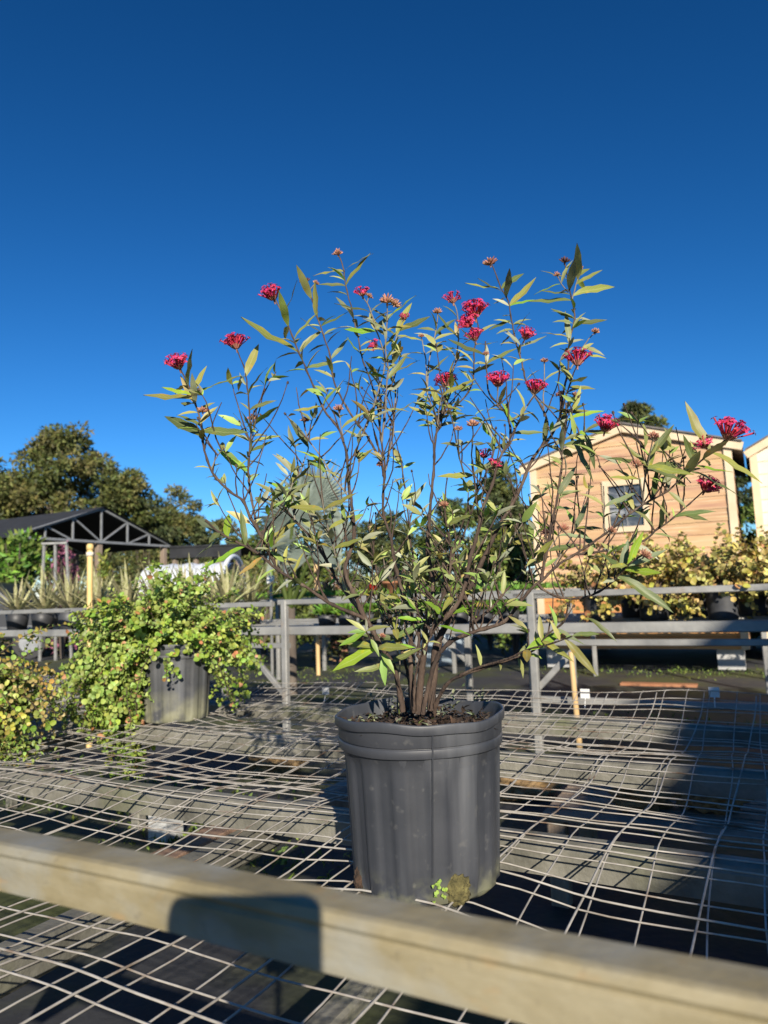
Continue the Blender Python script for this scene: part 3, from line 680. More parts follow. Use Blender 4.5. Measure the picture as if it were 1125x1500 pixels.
# bare side twigs
twig = MB(); twig_tips = []
core = [q for q in samples if q[1] > 590 and q[5] < .9]
for i in range(430):
    q = random.choice(core); 
    if q[1] > 960: continue
    L = random.uniform(.025, .13); a = random.uniform(-1.1, 1.1)
    d = Vector((math.sin(a)*.8, random.uniform(-.5, .5), math.cos(a)+.25)).normalized(); p = q[3]; pts = [p]
    for s_ in range(5):
        d = (d + Vector((random.gauss(0, .13), random.gauss(0, .13), .06))).normalized(); pts.append(pts[-1] + d*L/5)
    twig.tube(pts, [lerp(.0014, .0007, x/5) for x in range(6)], 5); twig_tips.append((pts[-1], d, L))
    if random.random() < .35: twig.tube([pts[-1], pts[-1]+d*.004], [.0022, .0016], 5)
o = twig.build('side_twigs', M['bark'], shrub); o['kind'] = 'stuff'

# leaves -------------------------------------------------------------
LM = [unit_leaf('leaf', .19, .14, .25), unit_leaf('leaf', .22, .04, .15), unit_leaf('leaf', .17, .26, .3, twist=.5), unit_leaf('leaf', .20, -.05, .2, twist=-.4), unit_leaf('leaf', .23, .20, .12)]
LEAF = {}
for k in ('leaf', 'leaf_dark', 'leaf_silver', 'leaf_bright', 'leaf_yellow'):
    LEAF[k] = []
    for me in LM:
        c = me.copy(); c.materials.append(M[k]); LEAF[k].append(c)
leaves = []                                   # (L, matrix, kind, variant)
def add_leaf(p, d, n, L, kind, wide=1.0, var=None):
    leaves.append((L, leaf_matrix(p, d, n, L, wide), kind, random.randrange(5) if var is None else var, Vector(p), Vector(d).normalized(), Vector(n), wide))
# leaves picked out of the photograph: base px, tip px, kind
TL = [((436,518),(354,472),'leaf'),((431,496),(461,454),'leaf'),((464,463),(457,411),'leaf'),((436,516),(461,486),'leaf_dark'),((287,594),(265,553),'leaf_yellow'),((272,585),(212,577),'leaf'),
 ((283,575),(297,535),'leaf'),((296,637),(240,600),'leaf_dark'),((296,625),(262,602),'leaf_dark'),((363,552),(377,500),'leaf'),((351,555),(304,561),'leaf_dark'),((362,568),(349,546),'leaf_silver'),((364,570),(384,562),'leaf_dark'),((366,600),(352,588),'leaf'),((367,600),(398,582),'leaf_dark'),
 ((308,633),(361,632),'leaf_dark'),((365,660),(400,645),'leaf_dark'),((371,650),(408,631),'leaf'),((368,652),(338,632),'leaf_dark'),((346,694),(318,660),'leaf_bright'),((322,660),(352,676),'leaf_bright'),((450,653),(427,612),'leaf_dark'),((452,650),(480,640),'leaf'),
 ((511,418),(537,368),'leaf'),((507,405),(482,389),'leaf_dark'),((507,410),(484,402),'leaf'),((508,422),(468,413),'leaf_dark'),((510,430),(480,424),'leaf_dark'),((513,458),(493,435),'leaf_silver'),((489,472),(511,459),'leaf_dark'),((479,552),(461,539),'leaf'),((487,528),(511,496),'leaf_silver'),((482,532),(446,534),'leaf_dark'),((479,490),(494,478),'leaf_dark'),((471,482),(452,500),'leaf'),
 ((736,432),(700,411),'leaf_dark'),((748,450),(784,411),'leaf'),((746,447),(724,436),'leaf_silver'),((746,470),(718,477),'leaf_dark'),((748,475),(777,465),'leaf_dark'),((752,486),(728,486),'leaf_dark'),((714,534),(753,504),'leaf_dark'),((707,518),(657,501),'leaf_dark'),((712,532),(714,504),'leaf_silver'),((755,503),(741,481),'leaf_silver'),
 ((837,443),(773,440),'leaf_dark'),((842,436),(903,407),'leaf'),((848,416),(880,393),'leaf'),((835,429),(792,425),'leaf_dark'),((832,500),(830,450),'leaf_silver'),((833,493),(798,479),'leaf'),((846,479),(888,468),'leaf_dark'),((847,510),(870,500),'leaf'),((850,508),(885,518),'leaf_dark'),((835,465),(808,452),'leaf_dark'),((836,470),(812,468),'leaf_dark'),((838,480),(855,456),'leaf_dark'),((832,505),(806,506),'leaf'),((834,505),(856,495),'leaf_silver'),
 ((832,571),(873,566),'leaf'),((824,614),(857,589),'leaf_dark'),((849,617),(892,614),'leaf_dark'),((790,646),(801,610),'leaf_dark'),((800,656),(835,664),'leaf'),((753,635),(796,630),'leaf_dark'),((864,656),(876,682),'leaf_dark'),((860,652),(858,624),'leaf_dark'),
 ((632,607),(682,600),'leaf_dark'),((629,589),(604,573),'leaf_dark'),((629,600),(608,587),'leaf_dark'),((629,614),(599,598),'leaf'),((641,493),(664,461),'leaf_dark'),((640,486),(611,479),'leaf_dark'),((579,489),(597,436),'leaf'),((579,486),(629,463),'leaf_dark'),((570,553),(597,521),'leaf_dark'),((568,557),(540,544),'leaf_bright'),((668,496),(666,470),'leaf_yellow'),((553,486),(540,456),'leaf'),((567,500),(562,470),'leaf_silver'),((566,490),(548,478),'leaf'),((575,495),(600,490),'leaf_silver'),((690,540),(668,535),'leaf_yellow'),((684,545),(705,535),'leaf'),
 ((1015,682),(1000,638),'leaf_dark'),((1012,693),(1091,715),'leaf_dark'),((949,690),(1002,694),'leaf_dark'),((949,685),(894,663),'leaf_dark'),((948,690),(1010,670),'leaf_dark'),((949,671),(966,646),'leaf'),((949,671),(941,656),'leaf_bright'),((986,758),(1041,741),'leaf_dark'),((988,750),(1040,758),'leaf_dark'),((982,756),(985,742),'leaf_bright'),((916,830),(939,780),'leaf_bright'),((912,835),(880,810),'leaf_dark'),((914,850),(988,884),'leaf_dark'),((914,832),(968,838),'leaf_bright'),((850,776),(860,736),'leaf_silver'),((849,776),(883,768),'leaf'),((846,769),(829,747),'leaf_bright'),((850,776),(880,802),'leaf_dark'),
 ((804,796),(786,783),'leaf'),((809,807),(850,793),'leaf_dark'),((795,828),(816,816),'leaf_bright'),((915,708),(895,695),'leaf'),((912,712),(938,700),'leaf_dark'),((818,720),(796,708),'leaf_dark'),((820,722),(850,718),'leaf_dark'),((818,725),(843,684),'leaf_silver'),((1000,690),(1034,682),'leaf'),((835,654),(870,640),'leaf_dark'),((842,650),(874,700),'leaf_dark'),((790,735),(802,720),'leaf_silver'),((788,750),(776,724),'leaf'),
 ((547,956),(483,974),'leaf_bright'),((536,928),(499,947),'leaf_bright'),((557,956),(579,984),'leaf_bright'),((554,965),(563,1004),'leaf_bright'),((561,949),(602,940),'leaf_bright'),((545,935),(556,960),'leaf_bright'),((538,926),(537,905),'leaf_silver'),((540,925),(570,915),'leaf'),((530,920),(508,905),'leaf'),((525,935),(510,925),'leaf_bright'),
 ((835,950),(875,988),'leaf'),((828,938),(842,930),'leaf_bright'),((838,925),(880,922),'leaf_dark'),((785,930),(812,944),'leaf_dark'),((820,930),(808,910),'leaf'),((680,887),(715,882),'leaf_yellow'),((430,805),(456,800),'leaf_yellow'),((398,782),(402,770),'leaf_bright'),((690,836),(706,822),'leaf_bright'),((735,855),(762,848),'leaf_bright'),((718,870),(722,845),'leaf_bright'),((860,905),(905,930),'leaf_dark'),((750,800),(755,780),'leaf_silver'),((740,830),(752,800),'leaf_silver'),((770,812),(800,800),'leaf'),((720,858),(728,828),'leaf_silver')]
for (b, t_, kd) in TL:
    q = near_sample(b[0], b[1], -1)[1]; d2 = math.hypot(q[0]-b[0], q[1]-b[1])
    bx, by = (q[0], q[1]) if d2 < 26 else b
    p = q[3] if d2 < 26 else at_y(bx, by, Y0+q[2])
    L0 = math.hypot(t_[0]-b[0], t_[1]-b[1])*.00113
    tip = at_y(t_[0], t_[1], Y0 + q[2] + random.uniform(-.55, .35)*L0)
    d = tip - p; n_ = Vector((random.gauss(0, .35), -.95 + random.gauss(0, .35), .7))
    if abs(d.normalized().z) > .8: n_ = Vector((random.gauss(0, .5), -1, .3))
    add_leaf(p, d, n_, d.length*1.04, kd, 1.0 if kd != 'leaf_bright' else 1.25)
# opposite pairs up the shoots
for i, s in enumerate(stems):
    L = s['cum'][-1]; pts = s['pts']; N = s['N']
    if s['r1'] < .0013: zone = .9
    else: zone = min(.62, 210/L) if s['base'] else min(.85, 190/L)
    step = max(2, int(17/(L/N))); k = 0
    for q in range(4 if N > 8 else 2, int(N*zone), step):
        k += 1
        if random.random() < .18 + .42*(q/N): continue
        p = pts[q]; ax = (pts[max(0, q-1)] - pts[min(len(pts)-1, q+1)]).normalized()
        a0 = (k % 2)*math.pi/2 + i*1.3 + random.gauss(0, .25); o1 = ax.orthogonal().normalized(); o2 = ax.cross(o1)
        fr = q/max(1, N*zone); Lf = random.uniform(.034, .070)*(1 - .35*fr)*(1.15 if q < 14 else .95)
        for sgn in (0, math.pi):
            if random.random() < .12: continue
            sd = o1*math.cos(a0+sgn) + o2*math.sin(a0+sgn)
            d = (sd + ax*random.uniform(.25, .9) + Vector((0, 0, -.12))).normalized()
            kd = random.choices(('leaf', 'leaf_dark', 'leaf_silver', 'leaf_bright', 'leaf_yellow'), (.42, .26, .18, .11, .03))[0]
            add_leaf(p, d, ax*.6 + Vector((random.gauss(0, .4), random.gauss(0, .4)-.8, .5)), Lf*random.uniform(.8, 1.15), kd)
# small tufts inside the crown
for (p, d, L) in twig_tips:
    if random.random() < .62:
        for j in range(random.choice((2, 2, 4, 5))):
            sd = Vector((random.gauss(0, 1), random.gauss(0, 1), random.gauss(0, .4))).normalized()
            kd = random.choices(('leaf', 'leaf_dark', 'leaf_silver', 'leaf_bright', 'leaf_yellow'), (.30, .16, .20, .29, .05))[0]
            add_leaf(p - d*random.uniform(0, .012), (sd + d*.7).normalized(), Vector((random.gauss(0, .5), random.gauss(0, .5)-.6, .8)), random.uniform(.018, .044), kd, random.uniform(1, 1.35))
leaves.sort(key=lambda l: -l[0])
for (L, Mx, kd, va, p, d, n_, wd) in leaves[:300]:
    o = link('leaf', LEAF[kd][va]); wparent(o, shrub, Mx)
rs = leaves[300:]; KI = {'leaf': 0, 'leaf_dark': 1, 'leaf_silver': 2, 'leaf_bright': 3, 'leaf_yellow': 4}
ISL = [leafmat(k + ' small', *c, rnd=('island', .02, .65, 1.35)) for k, c in (('olive', ((.24,.25,.05), (.34,.345,.12), (.31,.31,.11))), ('dark', ((.11,.145,.042), (.25,.28,.115), (.19,.22,.085))), ('silver', ((.21,.24,.14), (.31,.33,.22), (.27,.29,.18))), ('bright', ((.17,.33,.03), (.28,.40,.10), (.26,.38,.09))), ('yellow', ((.42,.32,.07), (.42,.36,.14), (.46,.40,.18))))]
o = leaf_cloud('small_leaves', [l[4] for l in rs], [l[5] for l in rs], [l[6] for l in rs], [l[0] for l in rs], [l[0]*.22*l[7] for l in rs], ISL, shrub, [KI[l[2]] for l in rs], fold=.1, lance=True); o['kind'] = 'stuff'

# flower clusters ----------------------------------------------------
def cluster_mesh(kind, seed, R0):
    rd = random.Random(seed); m = MB()
    nf = {'open': 34, 'half': 24, 'bud': 34, 'dead': 18}[kind]
    spread = {'open': 0.82, 'half': 1.0, 'bud': 1.35, 'dead': 1.2}[kind]
    m.tube([(0,0,-.004), (0,0,.006)], [.0012, .0016], 6, 1)
    for i in range(nf):
        th = spread*math.sqrt((i+.5)/nf); ph_ = i*2.399 + rd.uniform(-.2, .2)
        d = Vector((math.sin(th)*math.cos(ph_), math.sin(th)*math.sin(ph_), math.cos(th))).normalized()
        if kind in ('open', 'half') and (kind == 'open' or i % 3):
            Lr = R0*rd.uniform(.82, 1.1); b = d*R0*.16
            m.tube([b, b+d*Lr*.30], [.0009, .0014], 5, 1, False)
            bend = Vector((rd.gauss(0, .1), rd.gauss(0, .1), rd.gauss(0, .06)))*R0*.6
            tip = d*Lr + bend
            m.tube([b+d*Lr*.25, (b+tip)*.55, tip], [.0007, .0008, .0012], 5, 0, False)
            s1 = d.orthogonal().normalized(); s2 = d.cross(s1); a0 = rd.uniform(0, 1.5); pr = rd.uniform(.0032, .0046)
            for k in range(4):
                a = a0 + k*math.pi/2; e = s1*math.cos(a) + s2*math.sin(a); f = s1*math.cos(a+1.57) + s2*math.sin(a+1.57)
                cp = tip + d*.0006
                m.add([cp, cp + e*pr*.6 + f*pr*.42 + d*.0004, cp + e*pr*1.1 + d*rd.uniform(-.0012, .0008), cp + e*pr*.6 - f*pr*.42 + d*.0004], [(0,1,2,3)], 0)
        else:
            Lr = R0*rd.uniform(.42, .68)*(1.0 if kind != 'half' else .8); b = d*R0*.12
            m.tube([b, b+d*Lr*.55, b+d*Lr*.8, b+d*Lr], [.0007, .0013, .0011, .0003], 5, 1, False)
            if rd.random() < .5:
                s1 = d.orthogonal().normalized(); q = b+d*Lr*.7; m.add([q, q+s1*.0015+d*.0012, q+d*.004], [(0,1,2)], 1)
    return m.mesh('flower_cluster')
FM = {}
def railx(t, mp, out):
    P = world_pos(t)
    out = mixcol(t, noisefac(t, P, 18, .46, .80, (1,1,1.6), 6), out, (.28,.285,.26))
    out = mixcol(t, noisefac(t, P, 30, .62, .86, (1,1,2.2), 6), out, (.36,.22,.09))
    return mixcol(t, noisefac(t, P, 120, .64, .90, None, 5), out, (.12,.10,.07))
for kd, R0 in (('open', .0255), ('half', .021), ('bud', .0175), ('dead', .016)):
    FM[kd] = []
    for sd in range(3):
        me = cluster_mesh(kd, sd*11+3, R0)
        me.materials.append(M['petal'] if kd in ('open', 'half') else M['bud'])
        me.materials.append({'open': M['calyx'], 'half': M['calyx'], 'bud': M['bud'], 'dead': M['dead']}[kd]); FM[kd].append(me)
# px of head, kind, size, direction in the picture plane
FL = [(264,538,'open',1.0,(-.2,.9)),(347,508,'open',1.05,(-.2,1)),(402,437,'open',1.0,(-.3,1)),(447,410,'dead',1.0,(-.2,1)),(462,413,'bud',.6,(.5,.8)),(495,369,'bud',.85,(-.1,1)),(531,431,'half',.8,(-.1,1)),(540,432,'bud',.6,(.6,.8)),
 (567,438,'bud',1.2,(0,1)),(578,443,'bud',.9,(.5,.8)),(592,466,'half',.6,(0,1)),(552,506,'half',.7,(-.8,.5)),(641,455,'bud',.8,(0,1)),(617,491,'bud',.5,(0,1)),(664,440,'half',1.0,(-.1,1)),(697,462,'open',1.25,(-.1,1)),(690,475,'open',.9,(-.6,.6)),(697,497,'open',.85,(-.2,1)),(655,564,'open',1.05,(-.1,1)),
 (718,382,'bud',1.15,(-.2,1)),(768,495,'open',.85,(.3,1)),(729,564,'open',1.0,(0,1)),(783,574,'open',.95,(.2,1)),(846,532,'open',1.15,(.1,1)),(827,380,'dead',1.0,(0,1)),(849,391,'bud',.65,(.1,1)),(816,401,'bud',.6,(-.3,1)),(872,484,'bud',.75,(.3,1)),(797,527,'bud',.7,(0,1)),
 (885,630,'open',1.05,(.2,.9)),(692,620,'bud',.9,(0,1)),(671,627,'bud',.65,(0,1)),(709,668,'half',.8,(0,1)),(722,682,'half',.7,(.4,.8)),(1063,641,'open',1.3,(.3,.9)),(1034,652,'half',.8,(-.5,.8)),(1031,717,'open',1.0,(.3,.8)),(957,637,'bud',.75,(0,1)),(932,678,'bud',.85,(-.1,1)),(943,811,'bud',.9,(.5,.7)),
 (801,776,'dead',1.1,(-.3,1)),(825,772,'bud',.9,(0,1)),(896,776,'bud',.7,(.3,.8)),(297,600,'bud',.85,(.1,1)),(370,611,'bud',.8,(0,1)),(496,597,'bud',.8,(0,1)),(447,614,'bud',.7,(0,1)),(556,679,'bud',.6,(0,1)),(650,738,'bud',.7,(0,1)),(821,575,'bud',.7,(-.4,.8)),(842,577,'bud',.7,(.5,.8)),(712,517,'bud',.5,(0,1)),(560,930,'bud',.5,(.4,1))]
for j, (x, y, kd, sz, dr) in enumerate(FL):
    q = near_sample(x, y + 6, -1)[1]
    p = at_y(x, y + 5*sz, Y0 + q[2])
    if (p - q[3]).length < .02: stalk0 = q[3]
    else:
        stalk0 = q[3]
    ax = Vector((dr[0], -.35 + random.gauss(0, .2), dr[1])).normalized()
    if (p-stalk0).length > .003: MB().tube([stalk0, (stalk0+p)/2 + Vector((0,0,.001)), p + ax*.003], [.0011, .0009, .0010], 5).build('flower_stalk', M['bark_green'], shrub)
    rot = ax.to_track_quat('Z', 'Y').to_matrix().to_4x4() @ Matrix.Rotation(random.uniform(0, 6), 4, 'Z')
    o = link('flower_cluster', FM[kd][j % 3]); wparent(o, shrub, Matrix.Translation(p) @ rot @ Matrix.Scale(sz, 4))

#=== ROUND LEAVED SHRUBS ON THE NEAR BENCH ===
RL = [unit_leaf('leaf', .92, c, f, 6, True) for c, f in ((.05, .25), (-.08, .3), (.15, .15))]
RLM = {}
def railx(t, mp, out):
    P = world_pos(t)
    out = mixcol(t, noisefac(t, P, 18, .46, .80, (1,1,1.6), 6), out, (.28,.285,.26))
    out = mixcol(t, noisefac(t, P, 30, .62, .86, (1,1,2.2), 6), out, (.36,.22,.09))
    return mixcol(t, noisefac(t, P, 120, .64, .90, None, 5), out, (.12,.10,.07))
for k in ('round', 'round_red', 'yleaf'):
    RLM[k] = []
    for me in RL: c = me.copy(); c.materials.append(M[k]); RLM[k].append(c)
def leafy_shrub(name, label, root, branches, ls, kind, isl, pairs, spacing, red=.04, n_obj=300, cat='shrub', redkind='round_red'):
    e = empty(name, root); tag(e, label, cat); L = []; tw = MB()
    for (d0, ln, droop) in branches:
        p = Vector(root) + Vector((random.gauss(0, .018), random.gauss(0, .018), 0)); d = Vector(d0).normalized(); pts = [p]; st = max(4, int(ln/spacing))
        for i in range(st):
            d = (d + Vector((random.gauss(0, .09), random.gauss(0, .09), -droop + random.gauss(0, .05)))).normalized(); p = p + d*spacing; pts.append(p)
            if i > st*.16:
                o1 = d.orthogonal().normalized(); o2 = d.cross(o1); a = (i % 2)*1.57 + random.gauss(0, .4)
                for sg in (0, math.pi):
                    sd = o1*math.cos(a+sg) + o2*math.sin(a+sg)
                    L.append((p + sd*.002, (sd + d*.5 + Vector((0,0,.25))).normalized(), (d + Vector((random.gauss(0,.5), random.gauss(0,.5)-.3, .7))), ls*random.uniform(.6, 1.2)*(1-.35*i/st)))
                if random.random() < .30 and i < st*.85:   # side shoot
                    dd = (d + Vector((random.gauss(0,.8), random.gauss(0,.8), random.gauss(.25,.5)))).normalized(); pp = p; q = [pp]
                    for k in range(random.randint(3, 6)):
                        dd = (dd + Vector((random.gauss(0,.12), random.gauss(0,.12), -droop))).normalized(); pp = pp + dd*spacing*.9; q.append(pp)
                        b1 = dd.orthogonal().normalized(); b2 = dd.cross(b1); a2 = (k % 2)*1.57 + random.gauss(0, .4)
                        for sg in (0, math.pi):
                            sd = b1*math.cos(a2+sg) + b2*math.sin(a2+sg)
                            L.append((pp, (sd + dd*.5 + Vector((0,0,.25))).normalized(), (dd + Vector((random.gauss(0,.5), random.gauss(0,.5)-.3, .7))), ls*random.uniform(.55, 1.1)))
                    tw.tube(q, [lerp(.0013, .0008, x/(len(q)-1)) for x in range(len(q))], 4)
        tw.tube(pts, [lerp(.0032, .0009, x/(len(pts)-1)) for x in range(len(pts))], 5)
    o = tw.build('stems', M['bark'], e); o['kind'] = 'stuff'
    L.sort(key=lambda l: (l[0]-CAM).length - 9*l[3])
    for (p, d, n_, s_) in L[:n_obj]:
        kd = redkind if random.random() < red else kind
        o = link('leaf', random.choice(RLM[kd])); wparent(o, e, leaf_matrix(p, d, n_, s_, random.uniform(.85, 1.05)))
    r_ = L[n_obj:]
    if r_:
        o = leaf_cloud('leaf_mass', [l[0] for l in r_], [l[1] for l in r_], [l[2] for l in r_], [l[3] for l in r_], [l[3]*.9 for l in r_], [M[isl], M[redkind]], e, [1 if random.random() < red else 0 for l in r_], rounded=True); o['kind'] = 'stuff'
    return e
nursery_pot('nursery_pot', LPOT, .285, .140, .118, M['pot_old'], 'algae stained grey nursery pot under the round leaved shrub')
br = []
for i in range(150):                          # a broad dense mound
    a = random.uniform(0, 6.283); el = random.uniform(.12, 1.3); d = Vector((math.cos(a)*math.cos(el)*1.5-.22, math.sin(a)*math.cos(el)*.9, math.sin(el)*.95+.10))
    br.append((d, random.uniform(.22, .38)*(1.15 if abs(d.x) > .7 else 1), random.uniform(.015, .06)))
for i in range(64): br.append((Vector((-1, -.35 + random.gauss(0, .35), random.uniform(-.15, .55))), random.uniform(.32, .52), random.uniform(.05, .12)))
for i in range(16): br.append((Vector((-.95 + random.gauss(0, .15), -.40, .30)), random.uniform(.44, .62), random.uniform(.13, .18)))
for i in range(16): br.append((Vector((1, -.05 + random.gauss(0, .3), random.uniform(.2, .6))), random.uniform(.28, .42), random.uniform(.03, .07)))
leafy_shrub('round_leaf_shrub', 'bushy light green round leaved shrub spilling over its grey pot', (LPOT.x-.02, LPOT.y, LPOT.z+.265), br, .0225, 'round', 'round_isl', 2, .0155, red=.04)
LP2 = Vector((-1.36, 2.36, ZB))
nursery_pot('nursery_pot', LP2, .22, .11, .095, M['pot_far'], 'small black nursery pot holding the sparse yellowing shrub')
br = []
for i in range(64):
    a = random.uniform(0, 6.283); el = random.uniform(.0, 1.2)
    br.append((Vector((math.cos(a)*math.cos(el)+.25, math.sin(a)*math.cos(el)-.3, math.sin(el)*.8)), random.uniform(.20, .38), random.uniform(.05, .15)))
for i in range(14): br.append((Vector((.8, -.4+random.gauss(0, .3), .35)), random.uniform(.25, .42), random.uniform(.12, .2)))
leafy_shrub('yellowing_shrub', 'sparse shrub with small yellowing leaves beside the round leaved shrub', (LP2.x, LP2.y, LP2.z+.19), br, .0195, 'round', 'round_isl', 2, .019, red=.45, n_obj=200, redkind='yleaf')
# low weed growing through the mesh
c = at_z(12, 1112, ZB); P = [c + Vector((random.gauss(0, .05), random.gauss(0, .04), random.uniform(-.02, .06))) for i in range(170)]
o = leaf_cloud('mesh_weed', P, rdir(170) + np.array([0,0,.4]), np.tile([0,0,1.], (170,1)), rng.uniform(.010, .02, 170), rng.uniform(.006, .012, 170), M['round_isl'], rounded=True)
tag(o, 'small dark green weed growing through the bench mesh', 'weed', kind='stuff')
# label clips on the far edge of the mesh
for j, (x, y) in enumerate(((477, 1012), (857, 1016), (1046, 1014))):
    p = at_v(x, y, 2.74); m = MB(); m.box(p, .034, .004, .034, U, V); m.tube([p - Vector((0,0,.015)), p + V*(-.02) - Vector((0,0,.05))], .002, 5)
    o = m.build('plant_tag', M['tagw']); tag(o, ('white plastic tag clipped to the far mesh edge behind the round leaved shrub', 'white plastic tag clipped to the mesh edge beside the wooden stake', 'white plastic tag on the mesh edge in the shade')[j], 'tag', 'tags on the mesh edge')

#=== UNDER THE BENCH ===
c0 = at_z(1000, 1185, .30); cr_ = empty('wooden_crate', (c0.x, c0.y, 0)); tag(cr_, 'low dark wooden crate under the bench carrying crumbling root balls', 'crate')
for k_ in range(6): MB().bar(uv(c0.dot(U)-.42, c0.dot(V)-.16+k_*.09, .285), uv(c0.dot(U)+.42, c0.dot(V)-.16+k_*.09, .285), .075, .02, .1).build('slat', M['post'], cr_)
for du in (-.38, .38):
    for dv in (-.15, .28): MB().bar(uv(c0.dot(U)+du, c0.dot(V)+dv, 0), uv(c0.dot(U)+du, c0.dot(V)+dv, .276), .06, .06, .1, up=U).build('leg', M['post'], cr_)
for j, (x, y, r, sq, zz) in enumerate(((940, 1162, .075, (1.3, .8, .75), .345), (1010, 1168, .05, (1, .8, .7), .33), (1050, 1168, .07, (1.2, .8, .7), .34), (770, 1150, .12, (1.4, .8, .6), .06), (405, 1115, .13, (1.3, .9, .5), .06))):
    c = at_z(x, y, zz); o = clump('root_ball', c, r, M['brickdirt'], None, sq, j+2, 4, .6, 3.0)
    tag(o, ('tan root ball of dry soil on the crate end toward the large pot', 'smallest crumbling root ball between two others on the crate', 'broad crumbling root ball on the crate end in the shade', 'wide flat root ball on the ground behind the large pot', 'flat brown root ball under the bench behind the mesh dip')[j], 'root ball', 'root balls under the bench')
for j, (x0, y0, x1, y1) in enumerate(((20, 1090, 150, 1072), (180, 1290, 330, 1215))):
    a = at_z(x0, y0, .06); b = at_z(x1, y1, .06); o = MB().bar(a, b, .12, .04, .06).build('loose_board', M['board'])
    tag(o, ('old brown board lying under the bench below the yellowing shrub', 'old brown board lying on the ground under the mesh dip')[j], 'board')
# mossy turf strips between the ground cloth under the bench
P = []
for (x, y, k, sx, sy) in ((60, 1150, 500, .5, .25), (290, 1190, 600, .35, .2), (330, 1250, 300, .25, .12), (955, 1207, 200, .10, .05), (1000, 985, 500, .9, .3), (460, 990, 400, .8, .5), (930, 1060, 200, .5, .2)):
    c = at_z(x, y, .0)
    for i in range(k): q = c + U*random.gauss(0, sx) + V*random.gauss(0, sy); P.append((q.x, q.y, .002))
n_ = len(P); D = rdir(n_); D[:, 2] = np.abs(D[:, 2]) + .3
o = leaf_cloud('ground_moss', P, D, rdir(n_), rng.uniform(.02, .05, n_), rng.uniform(.008, .02, n_), M['green']); tag(o, 'patchy green moss and weeds on the ground cloth', 'moss', kind='stuff')

ORD = ('first', 'second', 'third', 'fourth', 'fifth', 'sixth', 'seventh', 'eighth', 'ninth', 'tenth')
#=== REAR BENCH ===
RV, RZB = 4.10, .845
rb = empty('rear_bench', uv(0, RV)); tag(rb, 'grey steel bench with diagonal braces behind the wire mesh, carrying potted shrubs', 'bench')
def fbar(a, b, w_, h_, nm, par=rb, mt='galv_far'): MB().bar(a, b, w_, h_, .12).build(nm, M[mt], par)
UL, UR = -7.5, 3.6
fbar(uv(UL, RV, RZB-.03), uv(UR, RV, RZB-.03), .05, .058, 'front_beam')
fbar(uv(UL, RV+1.5, RZB-.03), uv(UR, RV+1.5, RZB-.03), .05, .058, 'back_beam')
for k in range(4): fbar(uv(UL, RV+.3+k*.3, RZB-.018), uv(UR, RV+.3+k*.3, RZB-.018), .07, .02, 'slat')
p1 = at_v(418, 960, RV-.055); u1 = p1.dot(U); p2 = at_v(782, 960, RV-.055); u2 = p2.dot(U)
zr = at_v(418, 882, RV).z; zr2 = at_v(960, 866, RV).z
fbar(uv(u1-.05, RV-.05, zr), uv(u2+.2, RV-.05, zr-.01), .035, .035, 'guard_bar')
fbar(uv(u2-.1, RV-.05, zr2), uv(UR, RV-.05, zr2+.01), .035, .035, 'guard_bar')
fbar(uv(UL, RV-.05, zr-.01), uv(u1-.10, RV-.05, zr-.01), .035, .035, 'guard_bar')
zl = at_v(960, 941, RV).z
fbar(uv(u2, RV-.004, zl), uv(UR, RV-.004, zl), .035, .035, 'lower_bar'); fbar(uv(u1-1.8, RV-.004, zl-.02), uv(u1, RV-.004, zl-.02), .035, .035, 'lower_bar')
zk = at_v(960, 1030, RV).z
fbar(uv(u2, RV-.004, zk), uv(UR, RV-.004, zk), .035, .035, 'lower_bar')
for u in (u1-3.6, u1-1.8, u1, u2, u2+1.9):
    MB().bar(uv(u, RV-.055, 0), uv(u, RV-.055, max(zr, zr2)+.012), .045, .045, .15, up=U).build('leg', M['galv_far'], rb)
for u in (u1-3.6, u1-1.8, u1+.75, u2-.45, u2+1.9):
    MB().bar(uv(u, RV+1.44, 0), uv(u, RV+1.44, RZB-.05), .05, .05, .15, up=U).build('leg', M['galv_far'], rb)
q = at_v(366, 950, RV); fbar(uv(q.dot(U), RV-.03, q.z), uv(u1-.01, RV-.03, at_v(415, 1020, RV).z), .03, .035, 'brace')
q = at_v(846, 948, RV); fbar(uv(q.dot(U), RV-.03, q.z), uv(u2+.01, RV-.03, at_v(800, 1007, RV).z), .03, .035, 'brace')
u = u1+.75; fbar(uv(u-.35, RV+1.44, RZB-.08), uv(u, RV+1.44, RZB-.38), .03, .035, 'brace')
# stakes and bits by the rear bench
a = at_v(836, 955, 3.95); b = Vector((a.x+.02, a.y, 0)); o = MB().tube([b, (a+b)/2, a], [.017, .016, .014], 8).build('wooden_stake', M['stake']); tag(o, 'bare tan wooden stake standing in front of the rear bench brace', 'stake')
a = at_z(910, 1003, 0); o = MB().bar(a, a + U*.75, .14, .05, .1).build('timber_offcut', M['terra']); tag(o, 'reddish timber offcut on the ground under the rear bench', 'timber')

